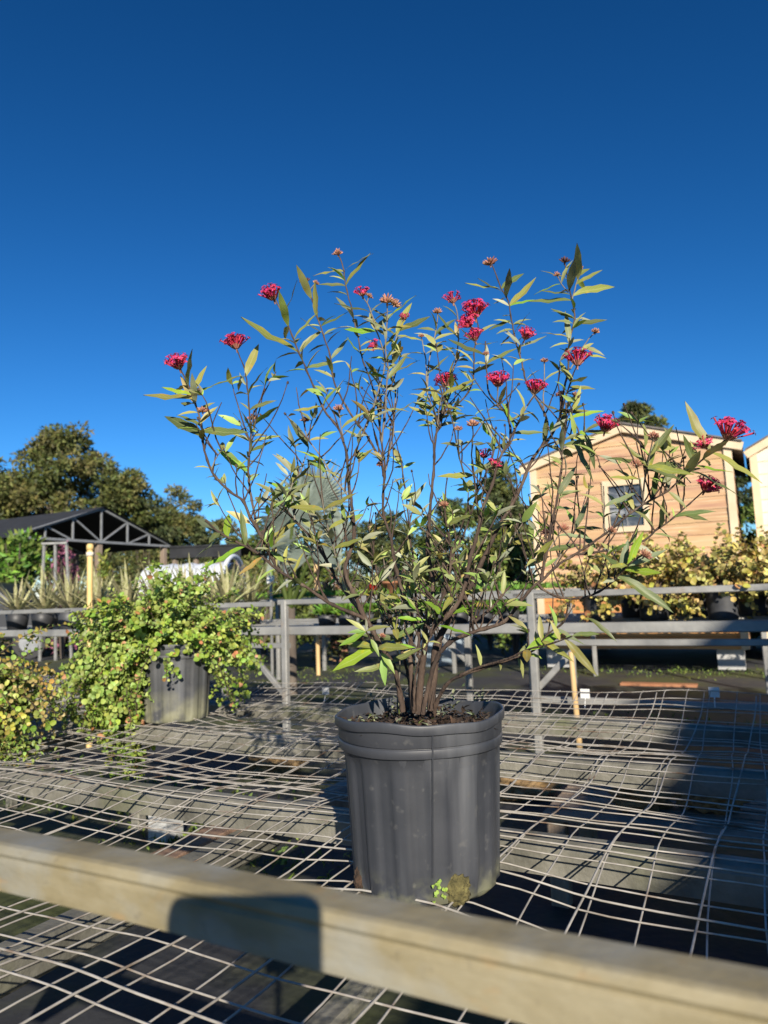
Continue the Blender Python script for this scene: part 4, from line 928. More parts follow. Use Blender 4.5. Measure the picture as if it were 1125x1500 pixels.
# potted shrubs on the rear bench
def cloud_pts(c, r, n_, shell=.35):
    d = rdir(n_); rr = (shell + (1-shell)*rng.random(n_)**.5); return np.array(c) + d*np.array(r)*rr[:, None], d
k = 0
for row in range(3):
    for i in range(8):
        u = u2 + .30 + i*.34 + row*.17; 
        if u > UR-.15: continue
        v = RV + .32 + row*.45; b = uv(u + random.gauss(0, .03), v, RZB-.006)
        lab = ('black nursery pot in the front row on the rear bench', 'black nursery pot in the middle row on the rear bench', 'black nursery pot in the back row on the rear bench')[row]; rown = ('front', 'middle', 'back')[row]; lab = '%s black nursery pot from the braced leg in the rear bench %s row' % (ORD[i], rown)
        nursery_pot('small_pot', b, .19, .095, .078, M['pot_far'], lab, 'pot', rown + ' row pots on the rear bench', detail=False)
        br = []; root = b + Vector((0, 0, .17))
        h = random.uniform(.28, .42)
        for q in range(34):
            a = random.uniform(0, 6.28); el = random.uniform(-.05, 1.35); br.append((Vector((math.cos(a)*math.cos(el), math.sin(a)*math.cos(el), math.sin(el))), h*random.uniform(.6, 1.15), random.uniform(.0, .12)))
        leafy_shrub('potted_shrub', '%s yellow leaved potted shrub from the braced leg in the rear bench %s row' % (ORD[i], rown), root, br, .036, 'yleaf', 'yleaf_isl', 2, .029, red=.08, n_obj=(40, 12, 0)[row])
        sh = col.objects[-1]
for o in list(bpy.data.objects):
    if o.name.startswith('potted_shrub'): o['group'] = next(k_ for k_ in ('front', 'middle', 'back') if k_ in o['label']) + ' row shrubs on the rear bench'
# low bright green plants in trays, mid bench
for i in range(9):
    u = u1 + .12 + i*.17
    if u > u2 - .1: break
    b = uv(u, RV+.30, RZB-.006); e = empty('tray_plant', b); tag(e, '%s lush green tray plant from the braced leg, middle of the rear bench' % ORD[i], 'plant', 'tray plants on the rear bench')
    m = MB(); m.lathe([(.02, 0), (.060, .0), (.072, .085), (.068, .085), (.064, .07), (.0, .07)], 16, b); m.build('tray', M['pot_far'], e)
    n_ = 150; a = rng.uniform(0, 6.28, n_); el = rng.uniform(.2, 1.4, n_); d = np.stack([np.cos(a)*np.cos(el), np.sin(a)*np.cos(el), np.sin(el)], 1)
    P = np.array(b + Vector((0, 0, .07))) + d*np.array([.05, .05, .02]); leaf_cloud('blades', P, d, rdir(n_), rng.uniform(.04, .12, n_), rng.uniform(.012, .03, n_), M['lush'], e)['kind'] = 'stuff'
# variegated rosettes on the rear bench, left part
for i in range(16):
    u = u1 - .75 - (i//2)*.36 - (i % 2)*.15; v = RV + .25 + (i % 2)*.45
    b = uv(u, v, RZB-.006); e = empty('variegated_rosette', b); tag(e, '%s striped spiky rosette plant from the tray plants, %s row of the rear bench' % (ORD[i//2], ('front', 'back')[i % 2]), 'plant', 'striped rosettes on the rear bench')
    m = MB(); m.lathe([(.02, 0), (.085, .0), (.105, .17), (.098, .17), (.092, .14), (.0, .14)], 18, b); m.build('pot', M['pot_far'], e)
    m = MB()
    for q in range(30):
        a = q*2.4; el = lerp(1.35, .25, q/30) + random.gauss(0, .08); L = random.uniform(.32, .50); d = Vector((math.cos(a)*math.cos(el), math.sin(a)*math.cos(el), math.sin(el))); sd = Vector((-math.sin(a), math.cos(a), 0)); r0 = b + Vector((0,0,.14))
        row = []
        for j in range(5):
            t_ = j/4; c = r0 + d*L*t_ + Vector((0, 0, -.09*t_*t_*math.cos(el))); w_ = .019*(1-t_**2)+.0006
            row += [c - sd*w_ + Vector((0,0,.006)), c, c + sd*w_ + Vector((0,0,.006))]
        m.add(row, [(j*3+x, j*3+x+1, j*3+x+4, j*3+x+3) for j in range(4) for x in (0, 1)], 0, True)
    m.build('blades', M['varieg'], e)
o = None
# yellow riser pipe with a cap behind the round leaved shrub
a = at_v(134, 860, 3.75); tp = at_v(132, 797, 3.75); e = empty('riser_pipe', (a.x, a.y, 0)); tag(e, 'sun-faded yellow riser pipe with a collar behind the round leaved shrub', 'pipe')
MB().tube([(a.x, a.y, 0), (tp.x, tp.y, tp.z-.03)], .022, 12).build('pipe', M['yellow'], e)
z = tp.z; MB().lathe([(.0, z+.004), (.018, z+.002), (.026, z-.012), (.027, z-.045), (.022, z-.046)], 16, (tp.x, tp.y, 0)).build('cap', M['yellow'], e)
MB().lathe([(.022, z-.062), (.028, z-.062), (.028, z-.092), (.022, z-.092)], 16, (tp.x, tp.y, 0)).build('collar', M['cream'], e)

#=== FAR BENCH ===
FV = 7.6
fb = empty('far_bench', uv(-1, FV)); tag(fb, 'low grey bench beyond the rear bench with trays of seedlings', 'bench')
zf = at_v(480, 872, FV).z
for dv in (0, 1.2): fbar(uv(-8, FV+dv, zf-.05), uv(1.2, FV+dv, zf-.05), .05, .06, 'beam', fb)
for u in (-7.6, -5.6, -3.6, -1.8, 0, 1.1):
    for dv in (.05, 1.15): MB().bar(uv(u, FV+dv, 0), uv(u, FV+dv, zf-.08), .05, .05, .15, up=U).build('leg', M['galv_far'], fb)
for k_ in range(4): fbar(uv(-8, FV+.2+k_*.28, zf-.03), uv(1.2, FV+.2+k_*.28, zf-.03), .14, .02, 'slat', fb)
n_ = 2600; P = np.array([uv(random.uniform(-7.5, 1.1), FV+random.uniform(.1, 1.1), zf-.01) for i in range(n_)]); d = rdir(n_); d[:, 2] = np.abs(d[:, 2])+.5
o = leaf_cloud('seedlings', P, d, rdir(n_), rng.uniform(.05, .12, n_), rng.uniform(.02, .05, n_), M['lush']); tag(o, 'bright green seedlings covering the far bench', 'seedlings', kind='stuff')
a = at_v(397, 858, FV-.1); e = empty('bench_sign', (a.x, a.y, 0)); tag(e, 'small white blank sign on a thin post by the far bench', 'sign')
MB().bar((a.x, a.y, 0), (a.x, a.y, a.z+.03), .03, .03, .1, up=U).build('post', M['galv_far'], e)
MB().box((a.x, a.y-.02, a.z+.08), .11, .012, .10, U, V).build('board', M['tagw'], e)
a = at_v(463, 845, FV+.6); o = MB().tube([(a.x, a.y, 0), (a.x, a.y, at_v(463, 818, FV+.6).z)], .028, 10).build('wooden_stake', M['stake']); tag(o, 'pale wooden stake standing among the far seedlings', 'stake')
for j, (x, y, mt_, lab) in enumerate(((545, 856, 'red', 'small red pot standing on the far bench'), (572, 852, 'terra', 'wide orange clay pot standing on the far bench'))):
    b = at_v(x, y, FV+.25); b.z = zf-.02; e = MB().lathe([(.0, 0), (.05, 0), (.075+.03*j, .14), (.08+.03*j, .14), (.08+.03*j, .165), (.07+.03*j, .165), (.06+.03*j, .13), (0, .13)], 20, b).build('clay_pot', M[mt_]); tag(e, lab, 'pot')

#=== SHEDS ===
def shed(name, label, v0, xl, xr, ye, ya, xa, planks, trim, yw, sides, orange=None, window=None, depth=3.2, z0=.25, u_right=None, pitchz=None):
    A = at_v(xl, ye, v0); ul = A.dot(U); ze = A.z; ur = u_right if u_right is not None else at_v(xr, ye, v0).dot(U)
    za = pitchz if pitchz else at_v(xa, ya, v0).z; um = (ul+ur)/2
    e = empty(name, uv(um, v0+depth/2)); tag(e, label, 'shed')
    print(name, 'width', ur-ul, 'eave', ze, 'apex', za)
    def top(u): return ze + (za-ze)*(1-abs(u-um)/((ur-ul)/2))
    ph_ = yw; z = z0; k = 0
    def slope_u(zz): return ((ur-ul)/2)*(1-(zz-ze)/(za-ze))   # half width at height above the eave
    # dark inner walls
    m = MB(); back = v0+.04
    m.add([uv(ul+.02, back, z0), uv(ur-.02, back, z0), uv(ur-.02, back, ze), uv(um, back, za-.03), uv(ul+.02, back, ze)], [(0,1,2,3,4)])
    m.add([uv(ur-.03, v0+.02, z0), uv(ur-.03, v0+depth, z0), uv(ur-.03, v0+depth, ze), uv(ur-.03, v0+.02, ze)], [(0,1,2,3)])
    m.add([uv(ul+.03, v0+.02, z0), uv(ul+.03, v0+depth, z0), uv(ul+.03, v0+depth, ze), uv(ul+.03, v0+.02, ze)], [(3,2,1,0)])
    m.add([uv(ul+.02, v0+depth, z0), uv(ur-.02, v0+depth, z0), uv(ur-.02, v0+depth, ze), uv(um, v0+depth, za-.03), uv(ul+.02, v0+depth, ze)], [(4,3,2,1,0)])
    m.build('inner_wall', M['black'], e)
    win = None
    if window:
        a = at_v(window[0], window[1], v0); b = at_v(window[2], window[3], v0); win = (a.dot(U), b.dot(U), b.z, a.z)
    while z < za-.03:
        z1 = min(z+ph_-.004, za-.02)
        segs = [(ul+.06, ur-.06)]
        if z1 > ze-.02:
            h0 = slope_u(max(z, ze)); h1 = slope_u(z1)
            segs = [(um-h0, um+h0)]
        if win and z1 > win[2] and z < win[3]: segs = [(segs[0][0], win[0]-.02), (win[1]+.02, segs[0][1])]
        for (s0, s1) in segs:
            t0, t1 = s0, s1
            if z1 > ze-.02 and not win:
                t0 = max(s0, um-slope_u(z1)); t1 = min(s1, um+slope_u(z1))
            elif z1 > ze: t0 = um-slope_u(z1) if s0 < um else s0; t1 = um+slope_u(z1) if s1 > um else s1
            if t1-t0 < .05: continue
            mt_ = planks
            m = MB(); tl = .012
            vs = [uv(s0, v0-tl, z), uv(s1, v0-tl, z), uv(t1, v0-.002, z1), uv(t0, v0-.002, z1), uv(s0, v0+.02, z), uv(s1, v0+.02, z), uv(t1, v0+.02, z1), uv(t0, v0+.02, z1)]
            m.add(vs, [(0,1,2,3), (4,7,6,5), (0,4,5,1), (3,2,6,7), (0,3,7,4), (1,5,6,2)])
            m.build('plank', M[orange] if (orange and z < z0 + 5*ph_ and s0 < um) else M[mt_], e)
        # side planks on the right wall
        if sides and z1 < ze:
            m = MB(); m.add([uv(ur+.012, v0+.05, z), uv(ur+.012, v0+depth, z), uv(ur, v0+depth, z1), uv(ur, v0+.05, z1), uv(ur-.02, v0+.05, z), uv(ur-.02, v0+depth, z), uv(ur-.02, v0+depth, z1), uv(ur-.02, v0+.05, z1)], [(0,1,2,3), (4,7,6,5), (0,4,5,1), (3,2,6,7), (0,3,7,4), (1,5,6,2)]); m.build('plank', M[planks], e)
        z += ph_
    for s_ in (ul+.03, ur-.03):
        m = MB(); m.box(uv(s_, v0-.012, (z0+ze)/2), .09, .05, ze-z0, U, V); m.build('corner_board', M[trim], e)
    rd = Vector((0,0,1))
    for sg in (-1, 1):
        oh = .14 if planks == 'siding' else .06; ue = um + sg*((ur-ul)/2+oh); zz = ze - (za-ze)*oh/((ur-ul)/2)
        m = MB(); m.bar(uv(ue, v0-.05, zz+.005), uv(um, v0-.05, za+.005), .05, .10, .05); m.build('rake_board', M[trim], e)
        m = MB(); a, b = uv(ue, v0-.10, zz+.062), uv(um, v0-.10, za+.062); c, d = uv(um, v0+depth+.1, za+.062), uv(ue, v0+depth+.1, zz+.062); up_ = Vector((0,0,.022))
        m.add([a, b, c, d, a+up_, b+up_, c+up_, d+up_], [(0,1,2,3), (7,6,5,4), (0,4,5,1), (1,5,6,2), (2,6,7,3), (3,7,4,0)]); m.build('roof', M['roofing'], e)
    for (du, dv) in ((ul+.2, v0+.2), (ur-.2, v0+.2), (ul+.2, v0+depth-.2), (ur-.2, v0+depth-.2)):
        m = MB(); m.box(uv(du, dv, z0/2), .3, .3, z0, U, V); m.build('footing', M['wallmetal'], e)
    if win:
        a0, a1, b0, b1 = win; f = empty('window', (0,0,0)); f.parent = e; f.location = (0,0,0)
        wd = link('window', MB().box(uv((a0+a1)/2, v0+.012, (b0+b1)/2)-e.location, a1-a0, .012, b1-b0, U, V).mesh('window'), e); wd.data.materials.append(M['glass'])
        bpy.data.objects.remove(f)
        def fr_(nm, c, sx, sy, sz, mt_):
            o_ = link(nm, MB().box(c - e.location, sx, sy, sz, U, V).mesh(nm), wd); o_.data.materials.append(M[mt_])
        for c_, sx, sz in ((uv(a0-.03, v0-.022, (b0+b1)/2), .07, b1-b0+.14), (uv(a1+.03, v0-.022, (b0+b1)/2), .07, b1-b0+.14)): fr_('frame', c_, sx, .03, sz, 'trim')
        for zz in (b0-.03, b1+.03): fr_('frame', uv((a0+a1)/2, v0-.024, zz), a1-a0, .03, .07, 'trim')
        fr_('sash', uv((a0+a1)/2, v0-.006, (b0+b1)/2), a1-a0-.02, .024, .03, 'steel_dark')
        fr_('muntin', uv((a0+a1)/2, v0-.004, (b0+b1)/2), .012, .02, b1-b0-.02, 'steel_dark')
    return e
shed('tan_shed', 'tan wooden garden shed with a low gable and one small window', 9.6, 778, 1072, 686, 630, 905, 'siding', 'trim', .155, True, 'siding_orange', (890, 713, 945, 770))
A = at_v(1099, 664, 10.6); shed('cream_shed', 'cream sided shed with a taller gable beside the tan shed', 10.6, 1099, 1300, 664, 600, 1200, 'cream_siding', 'trim', .17, False, None, None, u_right=A.dot(U)+3.2, pitchz=A.z+.85)

#=== PAVILION ===
A = at_v(30, 788, 11.5); PU = A.dot(U)          # gable plane: constant u, spans along V
A = at_u(30, 787, PU)
vl = A.dot(V); vr = at_u(243, 784, PU).dot(V); zc = A.z; vm = (vl+vr)/2; zap = at_u(155, 746, PU).z
print('pavilion', PU, vl, vr, zc, zap)
pv = empty('shade_pavilion', uv(PU-3, vm)); tag(pv, 'dark open pavilion with a steel roof truss and black shade cloth', 'pavilion')
def sbar(a, b, nm, w_=.07, mt_='steel_dark', par=pv): MB().bar(a, b, w_, w_, .1, up=U).build(nm, M[mt_], par)
LEN = 8.0
for (off) in (0, -4, -8):
    u = PU+off
    sbar(uv(u, vl-.2, zc), uv(u, vr+.2, zc), 'bottom_chord'); sbar(uv(u, vl-.2, zc+.03), uv(u, vm, zap), 'top_chord'); sbar(uv(u, vm, zap), uv(u, vr+.2, zc+.03), 'top_chord')
    def zt(v): return lerp(zap, zc+.03, abs(v-vm)/((vr-vl)/2+.2))
    H = (vr-vl)/2
    for f in (-.72, -.38, 0, .38, .72):
        if off == 0 or f == 0: sbar(uv(u, vm+f*H, zc), uv(u, vm+f*H, zt(vm+f*H)), 'web_post', .05)
    if off == 0:
        for f0, f1 in ((0, -.38), (0, .38), (-.38, -.72), (.38, .72)): sbar(uv(u, vm+f0*H, zc), uv(u, vm+f1*H, zt(vm+f1*H)), 'web_brace', .045)
    for v in (vl, vm, vr): MB().bar(uv(u-.10, v, 0), uv(u-.10, v, zc), .16, .16, .1, up=U).build('post', M['post'], pv)
for sg in (-1, 1):
    v = vm+sg*((vr-vl)/2+.35); m = MB(); z_e = zc-.02; z_a = zap+.05
    nn = 14; vs = []
    for i in range(nn+1):
        for j in range(nn+1):
            a = i/nn; b = j/nn; sagz = -.10*math.sin(math.pi*((b*4) % 1))*math.sin(math.pi*a); vs.append(uv(PU+.15-b*(LEN+.4), lerp(v, vm, a), lerp(z_e, z_a, a)+sagz*.6))
    m.add(vs, [(i*(nn+1)+j, i*(nn+1)+j+1, (i+1)*(nn+1)+j+1, (i+1)*(nn+1)+j) for i in range(nn) for j in range(nn)], 0, True); m.build('shade_cloth', M['cloth'], pv)
m = MB(); m.add([uv(PU-LEN, vl, zc), uv(PU-LEN, vr, zc), uv(PU-LEN, vm, zap)], [(0,1,2)]); m.build('gable_cloth', M['cloth'], pv)

#=== OTHER FAR STRUCTURES ===
# flat shade roof and white hoop house
e = empty('flat_shade_roof', at_y(290, 870, 20)); e.location.z = 0; tag(e, 'low flat black shade roof on thin posts behind the white hoop house', 'shade roof')
a = at_y(248, 806, 20); b = at_y(352, 798, 20); c = (a+b)/2
m = MB(); m.box((c.x, c.y+2.5, c.z+.05), b.x-a.x, 5, .05); m.build('shade_cloth', M['cloth'], e)
m = MB(); m.box((c.x, c.y+.05, c.z-.12), b.x-a.x, .03, .30); m.build('valance', M['cloth'], e)
for f in (.05, .35, .65, .95):
    for dy in (.2, 4.8): MB().bar((lerp(a.x, b.x, f), c.y+dy, 0), (lerp(a.x, b.x, f), c.y+dy, c.z+.04), .12, .12, .1, up=U).build('post', M['post'], e)
a = at_y(232, 840, 16.5); b = at_y(346, 810, 16.5); 
e = empty('hoop_house', (b.x, b.y, 0)); tag(e, 'long white plastic hoop house with a curved pipe end', 'greenhouse')
rad_ = max(1.2, b.z); 
def hoop(x, yc, r, nm, mt_, r_t):
    MB().tube([(x, yc + r*math.cos(t_), max(0, r*math.sin(t_))) for t_ in [math.pi*i/18 for i in range(19)]], r_t, 8).build(nm, M[mt_], e)
x0 = a.x-.5; m = MB(); ns = 16; nx = 16; vs = []
for i in range(nx+1):
    x = lerp(x0, b.x-.3, i/nx); low = .93 + .012*math.sin(i*1.9)
    for j in range(ns+1):
        t_ = math.pi*j/ns; rr = rad_*low*(1+.012*mnoise.noise((i*1.7, j*1.3, 0))); vs.append((x, b.y + 1.2 + rr*math.cos(t_), rr*math.sin(t_)))
m.add(vs, [(i*(ns+1)+j, i*(ns+1)+j+1, (i+1)*(ns+1)+j+1, (i+1)*(ns+1)+j) for i in range(nx) for j in range(ns)], 0, True); m.build('cover', M['white_pl'], e)
hoop(b.x-.3, b.y+1.2, rad_, 'end_hoop', 'white_pl', .06); hoop(b.x+.8, b.y+1.2, rad_, 'end_hoop', 'white_pl', .05)
# dark parked car behind the rosettes
cb = at_y(8, 845, 15.5); e = empty('parked_car', (cb.x-.6, cb.y, 0), R(8)); tag(e, 'dark parked car half hidden behind the striped rosettes', 'car')
bm = bmesh.new()
prof = [(-2.2,.35),(-2.25,.75),(-2.1,.95),(-1.75,1.02),(-1.25,1.50),(-.6,1.62),(.6,1.60),(1.15,1.10),(1.95,.98),(2.22,.80),(2.25,.40)]
def extr(mb, prof, y0, y1, inset=0):
    n_ = len(prof); vs = [(x, y0, z) for x, z in prof] + [(x, y1, z) for x, z in prof]
    mb.add(vs, [(i, (i+1) % n_, n_+(i+1) % n_, n_+i) for i in range(n_)] + [tuple(range(n_))[::-1], tuple(range(n_, 2*n_))])
mb = MB(); extr(mb, prof, -.86, .86); me = mb.mesh('body'); me.materials.append(M['carpaint']); o = link('body', me, e); bv = o.modifiers.new('b', 'BEVEL'); bv.width = .09; bv.segments = 3
for y in (-.865, .865):
    mb = MB(); wp = [(-1.55,1.06),(-1.12,1.45),(-.55,1.54),(.5,1.53),(.95,1.10)]; extr(mb, wp, y-.008, y+.008); me = mb.mesh('side_window'); me.materials.append(M['carglass']); link('side_window', me, e)
for x in (-1.4, 1.4):
    for y in (-.84, .84):
        mb = MB(); mb.tube([(x, y-.11, .33), (x, y+.11, .33)], .33, 20); me = mb.mesh('wheel'); me.materials.append(M['black']); wh = link('wheel', me, e)
        mb = MB(); mb.tube([(x, y+(.115 if y > 0 else -.115), .33), (x, y+(.12 if y > 0 else -.12), .33)], .2, 14); me = mb.mesh('rim'); me.materials.append(M['steel_dark']); link('rim', me, wh)
# small steel frame by the pavilion
c = at_y(80, 840, 14); e = empty('steel_frame', (c.x, c.y, 0)); tag(e, 'small grey steel trestle frame in front of the pavilion', 'frame')
zt_ = at_y(80, 796, 14).z
for dx in (-.22, .0, .22): MB().bar((c.x+dx*1.4+.05, c.y, 0), (c.x+dx, c.y, zt_), .045, .045, .1, up=U).build('upright', M['galv_far'], e)
MB().bar((c.x-.25, c.y-.03, zt_), (c.x+.25, c.y-.03, zt_), .045, .045, .1).build('crossbar', M['galv_far'], e)
# added unseen building, hip roof shaped to throw shade across the bench's right end
sh = Vector((math.sin(SAZ), math.cos(SAZ), 0)); wh_ = Vector((math.cos(SAZ), -math.sin(SAZ), 0))
def bp(w_, back, z): return CAM.xy.to_3d()*1 + wh_*(w_+.24) - sh*back + Vector((0, 0, z))
e = empty('shade_building', bp(4, 6, 0)); tag(e, 'unseen grey walled building with a dark hip roof added to shade the bench end', 'building')
c4 = [bp(.15, 4.2, 0), bp(8, 4.2, 0), bp(8, 7.8, 0), bp(.15, 7.8, 0)]; hz = Vector((0, 0, 2.40)); m = MB()
m.add(c4 + [p+hz for p in c4], [(0,1,5,4), (1,2,6,5), (2,3,7,6), (3,0,4,7)]); m.build('wall', M['wallmetal'], e)
r4 = [bp(-.10, 4, 2.36), bp(8.25, 4, 2.36), bp(8.25, 8, 2.36), bp(-.10, 8, 2.36)]; rg = [bp(2.1, 6, 4.86), bp(6.0, 6, 4.86)]
m = MB(); m.add(r4+rg, [(0,1,5,4), (1,2,5), (2,3,4,5), (3,0,4), (3,2,1,0)]); m.build('roof', M['roofing'], e)
def lbox(nm, w_, z, sw, sz, mt_, par): MB().box(bp(w_, 4.18, z), sw, .06, sz, wh_, sh).build(nm, M[mt_], par)
lbox('door', 5.0, 1.0, .9, 2.0, 'trim', e); lbox('window', 2.6, 1.5, 1.2, 1.0, 'glass', e)

#=== TREES, PALM AND FAR SHRUBS ===
def branchy(m, p, d, L, r, depth, tips):
    pts = [Vector(p)]; 
    for i in range(4):
        d = (d + Vector((random.gauss(0, .12), random.gauss(0, .12), .03))).normalized(); pts.append(pts[-1] + d*L/4)
    m.tube(pts, [lerp(r, r*.62, i/4) for i in range(5)], 7)
    if depth == 0: tips.append((pts[-1], d)); return
    for k_ in range(random.choice((2, 3, 3))):
        a = random.uniform(0, 6.28); o1 = d.orthogonal().normalized(); o2 = d.cross(o1); nd = (d*1.0 + (o1*math.cos(a) + o2*math.sin(a))*random.uniform(.5, 1.0) + Vector((0,0,.15))).normalized()
        branchy(m, pts[random.choice((3, 4, 4))], nd, L*random.uniform(.62, .8), r*.58, depth-1, tips)
def tree(name, label, base, h, wr, mats, nclump, leaf, per, group=None, depth=3, low=.28):
    e = empty(name, base); tag(e, label, 'tree', group); m = MB(); tips = []
    for q in range(1): branchy(m, base, Vector((random.gauss(0, .08), 0, 1)), h*.30, h*.022, depth, tips)
    m.build('trunk', M['trunk'], e); P = []; D = []; MI = []
    cl = []
    for i in range(nclump):
        a = random.uniform(0, 6.28); t_ = random.random(); z = lerp(low, 1.0, t_)*h; rr = wr*math.sin(math.pi*min(.97, max(.1, (t_*.86+.14))))**.6*math.sqrt(random.uniform(.12, 1)); cl.append((Vector(base) + Vector((rr*math.cos(a), rr*math.sin(a), z)), random.uniform(.09, .19)*wr+.15))
    cl += [(p, wr*.17+.1) for p, d in tips if p.z < base[2]+h]
    for (c, r) in cl:
        d = rdir(per); q = np.array(c) + d*(rng.random(per)**.4)[:, None]*np.array([r, r, r*.62]); P.append(q); D.append(d*.6 + rdir(per)*.6); MI.append(np.full(per, random.randrange(len(mats))))
    P = np.concatenate(P); D = np.concatenate(D); n_ = len(P)
    leaf_cloud('crown', P, D, rdir(n_), rng.uniform(.7, 1.3, n_)*leaf, rng.uniform(.35, .6, n_)*leaf, [M[x] for x in mats], e, np.concatenate(MI)); return e
def gp(x, Y): p = at_y(x, 880, Y); return Vector((p.x, p.y, 0))
def ht(x, y, Y): return at_y(x, y, Y).z
def tw(px_, Y): return px_*Y/1040.0
tree('oak_tree', 'tall broad olive green oak rising behind the pavilion', gp(92, 34), ht(92, 634, 34), tw(92, 34), ['oak', 'oak2', 'oak'], 130, .24, 120, depth=4, low=.25)
tree('oak_tree', 'dark oak whose crown edge shows past the pavilion roof end', gp(-50, 32), ht(-50, 655, 32), tw(75, 32), ['oak', 'darkfol'], 90, .24, 110)
tree('bushy_tree', 'dense dark green tree between the oak and the airy tree', gp(196, 36), ht(196, 716, 36), tw(62, 36), ['darkfol', 'oak'], 90, .24, 110)
tree('airy_tree', 'slender airy tree with gaps of sky in its crown', gp(262, 38), ht(262, 718, 38), tw(40, 38), ['darkfol', 'oak2'], 34, .22, 75, depth=4, low=.35)
tree('bushy_tree', 'dark low tree standing behind the flat shade roof', gp(288, 37), ht(288, 765, 37), tw(48, 37), ['darkfol', 'oak'], 60, .24, 110, low=.1)
tree('bushy_tree', 'low rounded brownish tree right of the airy tree', gp(325, 40), ht(325, 762, 40), tw(38, 40), ['oak2', 'oak'], 46, .24, 100, low=.1)
tree('oak_tree', 'round dark tree crown showing above the tan shed roof', gp(955, 30), ht(955, 597, 30), tw(46, 30), ['darkfol', 'oak'], 70, .2, 110, low=.5)
tree('bushy_tree', 'dark tree beside the left wall of the tan shed', gp(742, 20), ht(742, 678, 20), tw(34, 20), ['darkfol', 'oak'], 50, .17, 100, low=.2)
tree('bushy_tree', 'dark green tree between the two sheds', gp(1102, 24), ht(1102, 690, 24), tw(34, 24), ['darkfol', 'green'], 40, .18, 100, low=.15)
tree('bushy_tree', 'olive tree behind the hoop house', gp(400, 34), ht(400, 765, 34), tw(70, 34), ['oak', 'green'], 50, .24, 100, low=.1)
tree('bushy_tree', 'dark wide tree behind the silver palm', gp(560, 36), ht(560, 760, 36), tw(90, 36), ['darkfol', 'oak'], 70, .24, 110, low=.1)
tree('bushy_tree', 'dark green tree between the silver palm and the tan shed', gp(672, 26), ht(672, 738, 26), tw(52, 26), ['darkfol', 'green'], 60, .2, 110, low=.1)
def bush(name, label, x, yt, Y, wpx, mats, leaf, n_, cat='shrub', group=None):
    b = gp(x, Y); h = ht(x, yt, Y); r = tw(wpx, Y)/2; e = empty(name, b); tag(e, label, cat, group); st = MB()
    for i in range(9):
        a = random.uniform(0, 6.28); st.tube([b, b+Vector((math.cos(a)*r*.3, math.sin(a)*r*.3, h*.5)), b+Vector((math.cos(a)*r*.7, math.sin(a)*r*.7, h*.9))], [.03, .02, .01], 6)
    st.build('stems', M['trunk'], e); P = []; k_ = 26
    for i in range(k_):
        a = random.uniform(0, 6.28); z = random.uniform(.15, .95); rr = r*math.sqrt(random.random())*math.sin(math.pi*min(.95, z*.75+.2)); c = b + Vector((rr*math.cos(a), rr*math.sin(a), z*h)); d = rdir(n_//k_); P.append(np.array(c) + d*(rng.random(n_//k_)**.5)[:, None]*np.array([r*.34, r*.34, h*.15]))
    P = np.concatenate(P); m_ = len(P); D = rdir(m_); D[:, 2] += .4
    leaf_cloud('foliage', P, D, rdir(m_), rng.uniform(.6, 1.4, m_)*leaf, rng.uniform(.3, .55, m_)*leaf, [M[x] for x in mats], e, rng.integers(0, len(mats), m_)); return e
for args in (
 ('leafy_shrub', 'bright green leafy shrub under the pavilion roof edge', 25, 782, 17, 110, ['green', 'lush'], .20, 2600),
 ('bougainvillea', 'magenta flowering shrub in front of the pavilion', 92, 806, 14.5, 50, ['magenta', 'magenta', 'darkfol'], .11, 2000),
 ('leafy_shrub', 'yellow green shrub behind the yellow riser pipe', 150, 818, 13, 44, ['ygreen', 'green'], .12, 1500),
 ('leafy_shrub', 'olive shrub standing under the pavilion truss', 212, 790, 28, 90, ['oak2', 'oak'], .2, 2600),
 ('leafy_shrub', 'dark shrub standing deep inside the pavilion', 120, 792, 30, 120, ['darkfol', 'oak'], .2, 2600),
 ('leafy_shrub', 'loose olive shrub growing right of the hoop house end', 385, 812, 13, 90, ['oak2', 'green'], .12, 2600),
 ('leafy_shrub', 'tall green shrub behind the bench sign', 470, 808, 14, 110, ['green', 'oak'], .14, 3000),
 ('leafy_shrub', 'reddish low shrub behind the far seedlings', 500, 836, 11, 80, ['bud', 'darkfol', 'oak2'], .09, 1800),
 ('leafy_shrub', 'green shrub behind the clay pots of the far bench', 590, 815, 13, 110, ['green', 'darkfol'], .13, 3000),
 ('leafy_shrub', 'yellow green feathery shrub beside the tan shed', 715, 765, 13, 110, ['ygreen', 'green'], .15, 3600),
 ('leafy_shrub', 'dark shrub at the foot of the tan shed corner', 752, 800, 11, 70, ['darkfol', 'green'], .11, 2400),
 ('leafy_shrub', 'green shrub growing between the two sheds', 1098, 775, 11.5, 60, ['green', 'darkfol'], .10, 2200),
 ('leafy_shrub', 'dark low shrub behind the round leaved shrub', 330, 842, 12, 90, ['darkfol', 'green'], .11, 2400)): bush(*args)
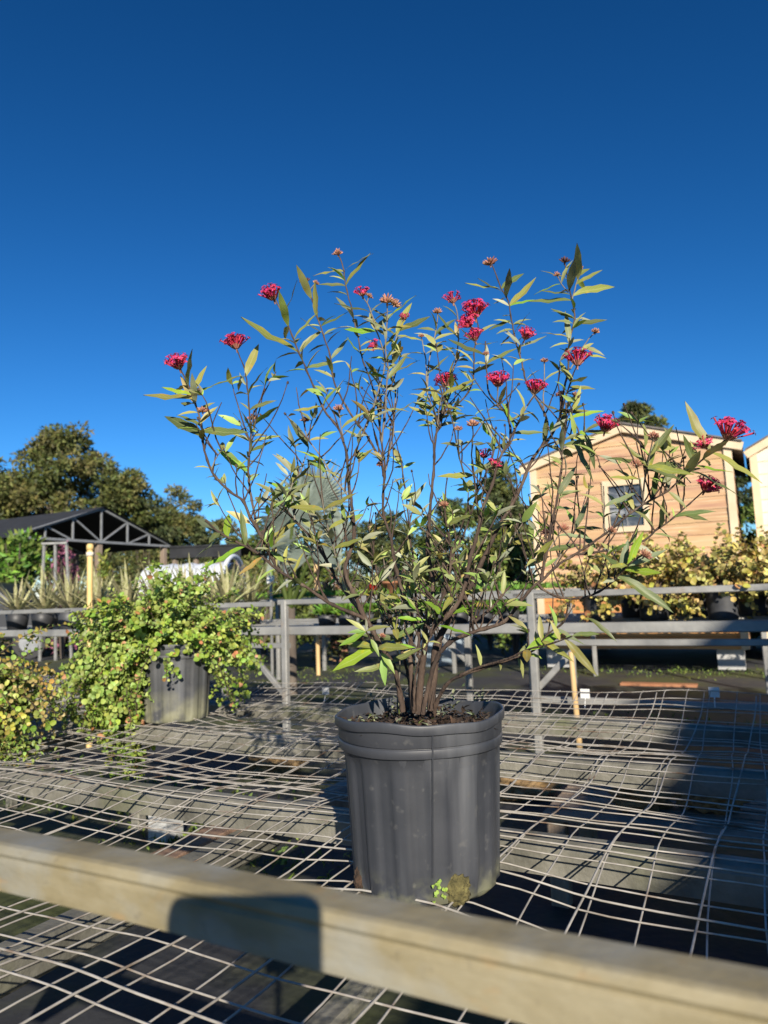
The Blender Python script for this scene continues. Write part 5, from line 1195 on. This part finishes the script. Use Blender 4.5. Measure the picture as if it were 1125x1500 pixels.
# blue grey tarp covered stack
c = gp(632, 10.5); o = clump('covered_stack', c + Vector((0, 0, .45)), .5, M['bluegrey'], None, (1.1, .7, .95), 8, 4, .25, 1.5); tag(o, 'blue grey tarp covered stack beyond the far bench', 'tarp')
# silver fan palm
Yp = 7.9; b = gp(424, Yp); palm = empty('silver_fan_palm', b); tag(palm, 'silver grey fan palm with broad pleated leaves behind the flowering shrub', 'palm')
MB().tube([b, b+Vector((0,0,.5)), b+Vector((0,0,.95))], [.07, .065, .06], 12).build('trunk', M['trunk'], palm)
for (x, y, rpx, tilt, turn, Y_, spin) in ((428, 758, 78, -12, -24, Yp-.3, 8), (462, 735, 72, 18, 28, Yp+.3, -10), (400, 800, 56, -30, -48, Yp-.1, 34), (500, 790, 58, -10, 52, Yp, -36), (455, 815, 48, -44, 10, Yp-.35, 0)):
    h = at_y(x, y, Y_); r = tw(rpx, Y_); Q = Matrix.Rotation(R(turn), 3, 'Z') @ Matrix.Rotation(R(tilt), 3, 'X') @ Matrix.Rotation(R(spin), 3, 'Y')
    MB().tube([b + Vector((0,0,.9)), (b+h)/2 + Vector((0, -.03, .45)), h], [.03, .024, .016], 7).build('petiole', M['green'], palm)
    m = MB(); n_ = 34
    for i in range(n_):
        a0 = R(-45 + 270*i/n_); a1 = R(-45 + 270*(i+1)/n_); am = (a0+a1)/2; L = r*(.92+.08*math.sin(i*2.3))
        def P_(a, rr, dy): return h + Q @ Vector((math.cos(a)*rr, dy + .10*rr*rr/r, math.sin(a)*rr))
        f = .62
        m.add([h, P_(a0, L*f, .02), P_(am, L*f, -.02), P_(a1, L*f, .02)], [(0,1,2), (0,2,3)])
        m.add([P_(a0, L*f, .02), P_(am, L*f, -.02), P_(a1, L*f, .02), P_(lerp(a0, am, .75), L*.85, .012), P_(am, L*.85, -.012), P_(lerp(a1, am, .75), L*.85, .012), P_(am+random.gauss(0, .01), L*1.04, .03)], [(0,3,4,1), (1,4,5,2), (3,6,4), (4,6,5)])
    m.build('fan_leaf', M['silver'], palm)
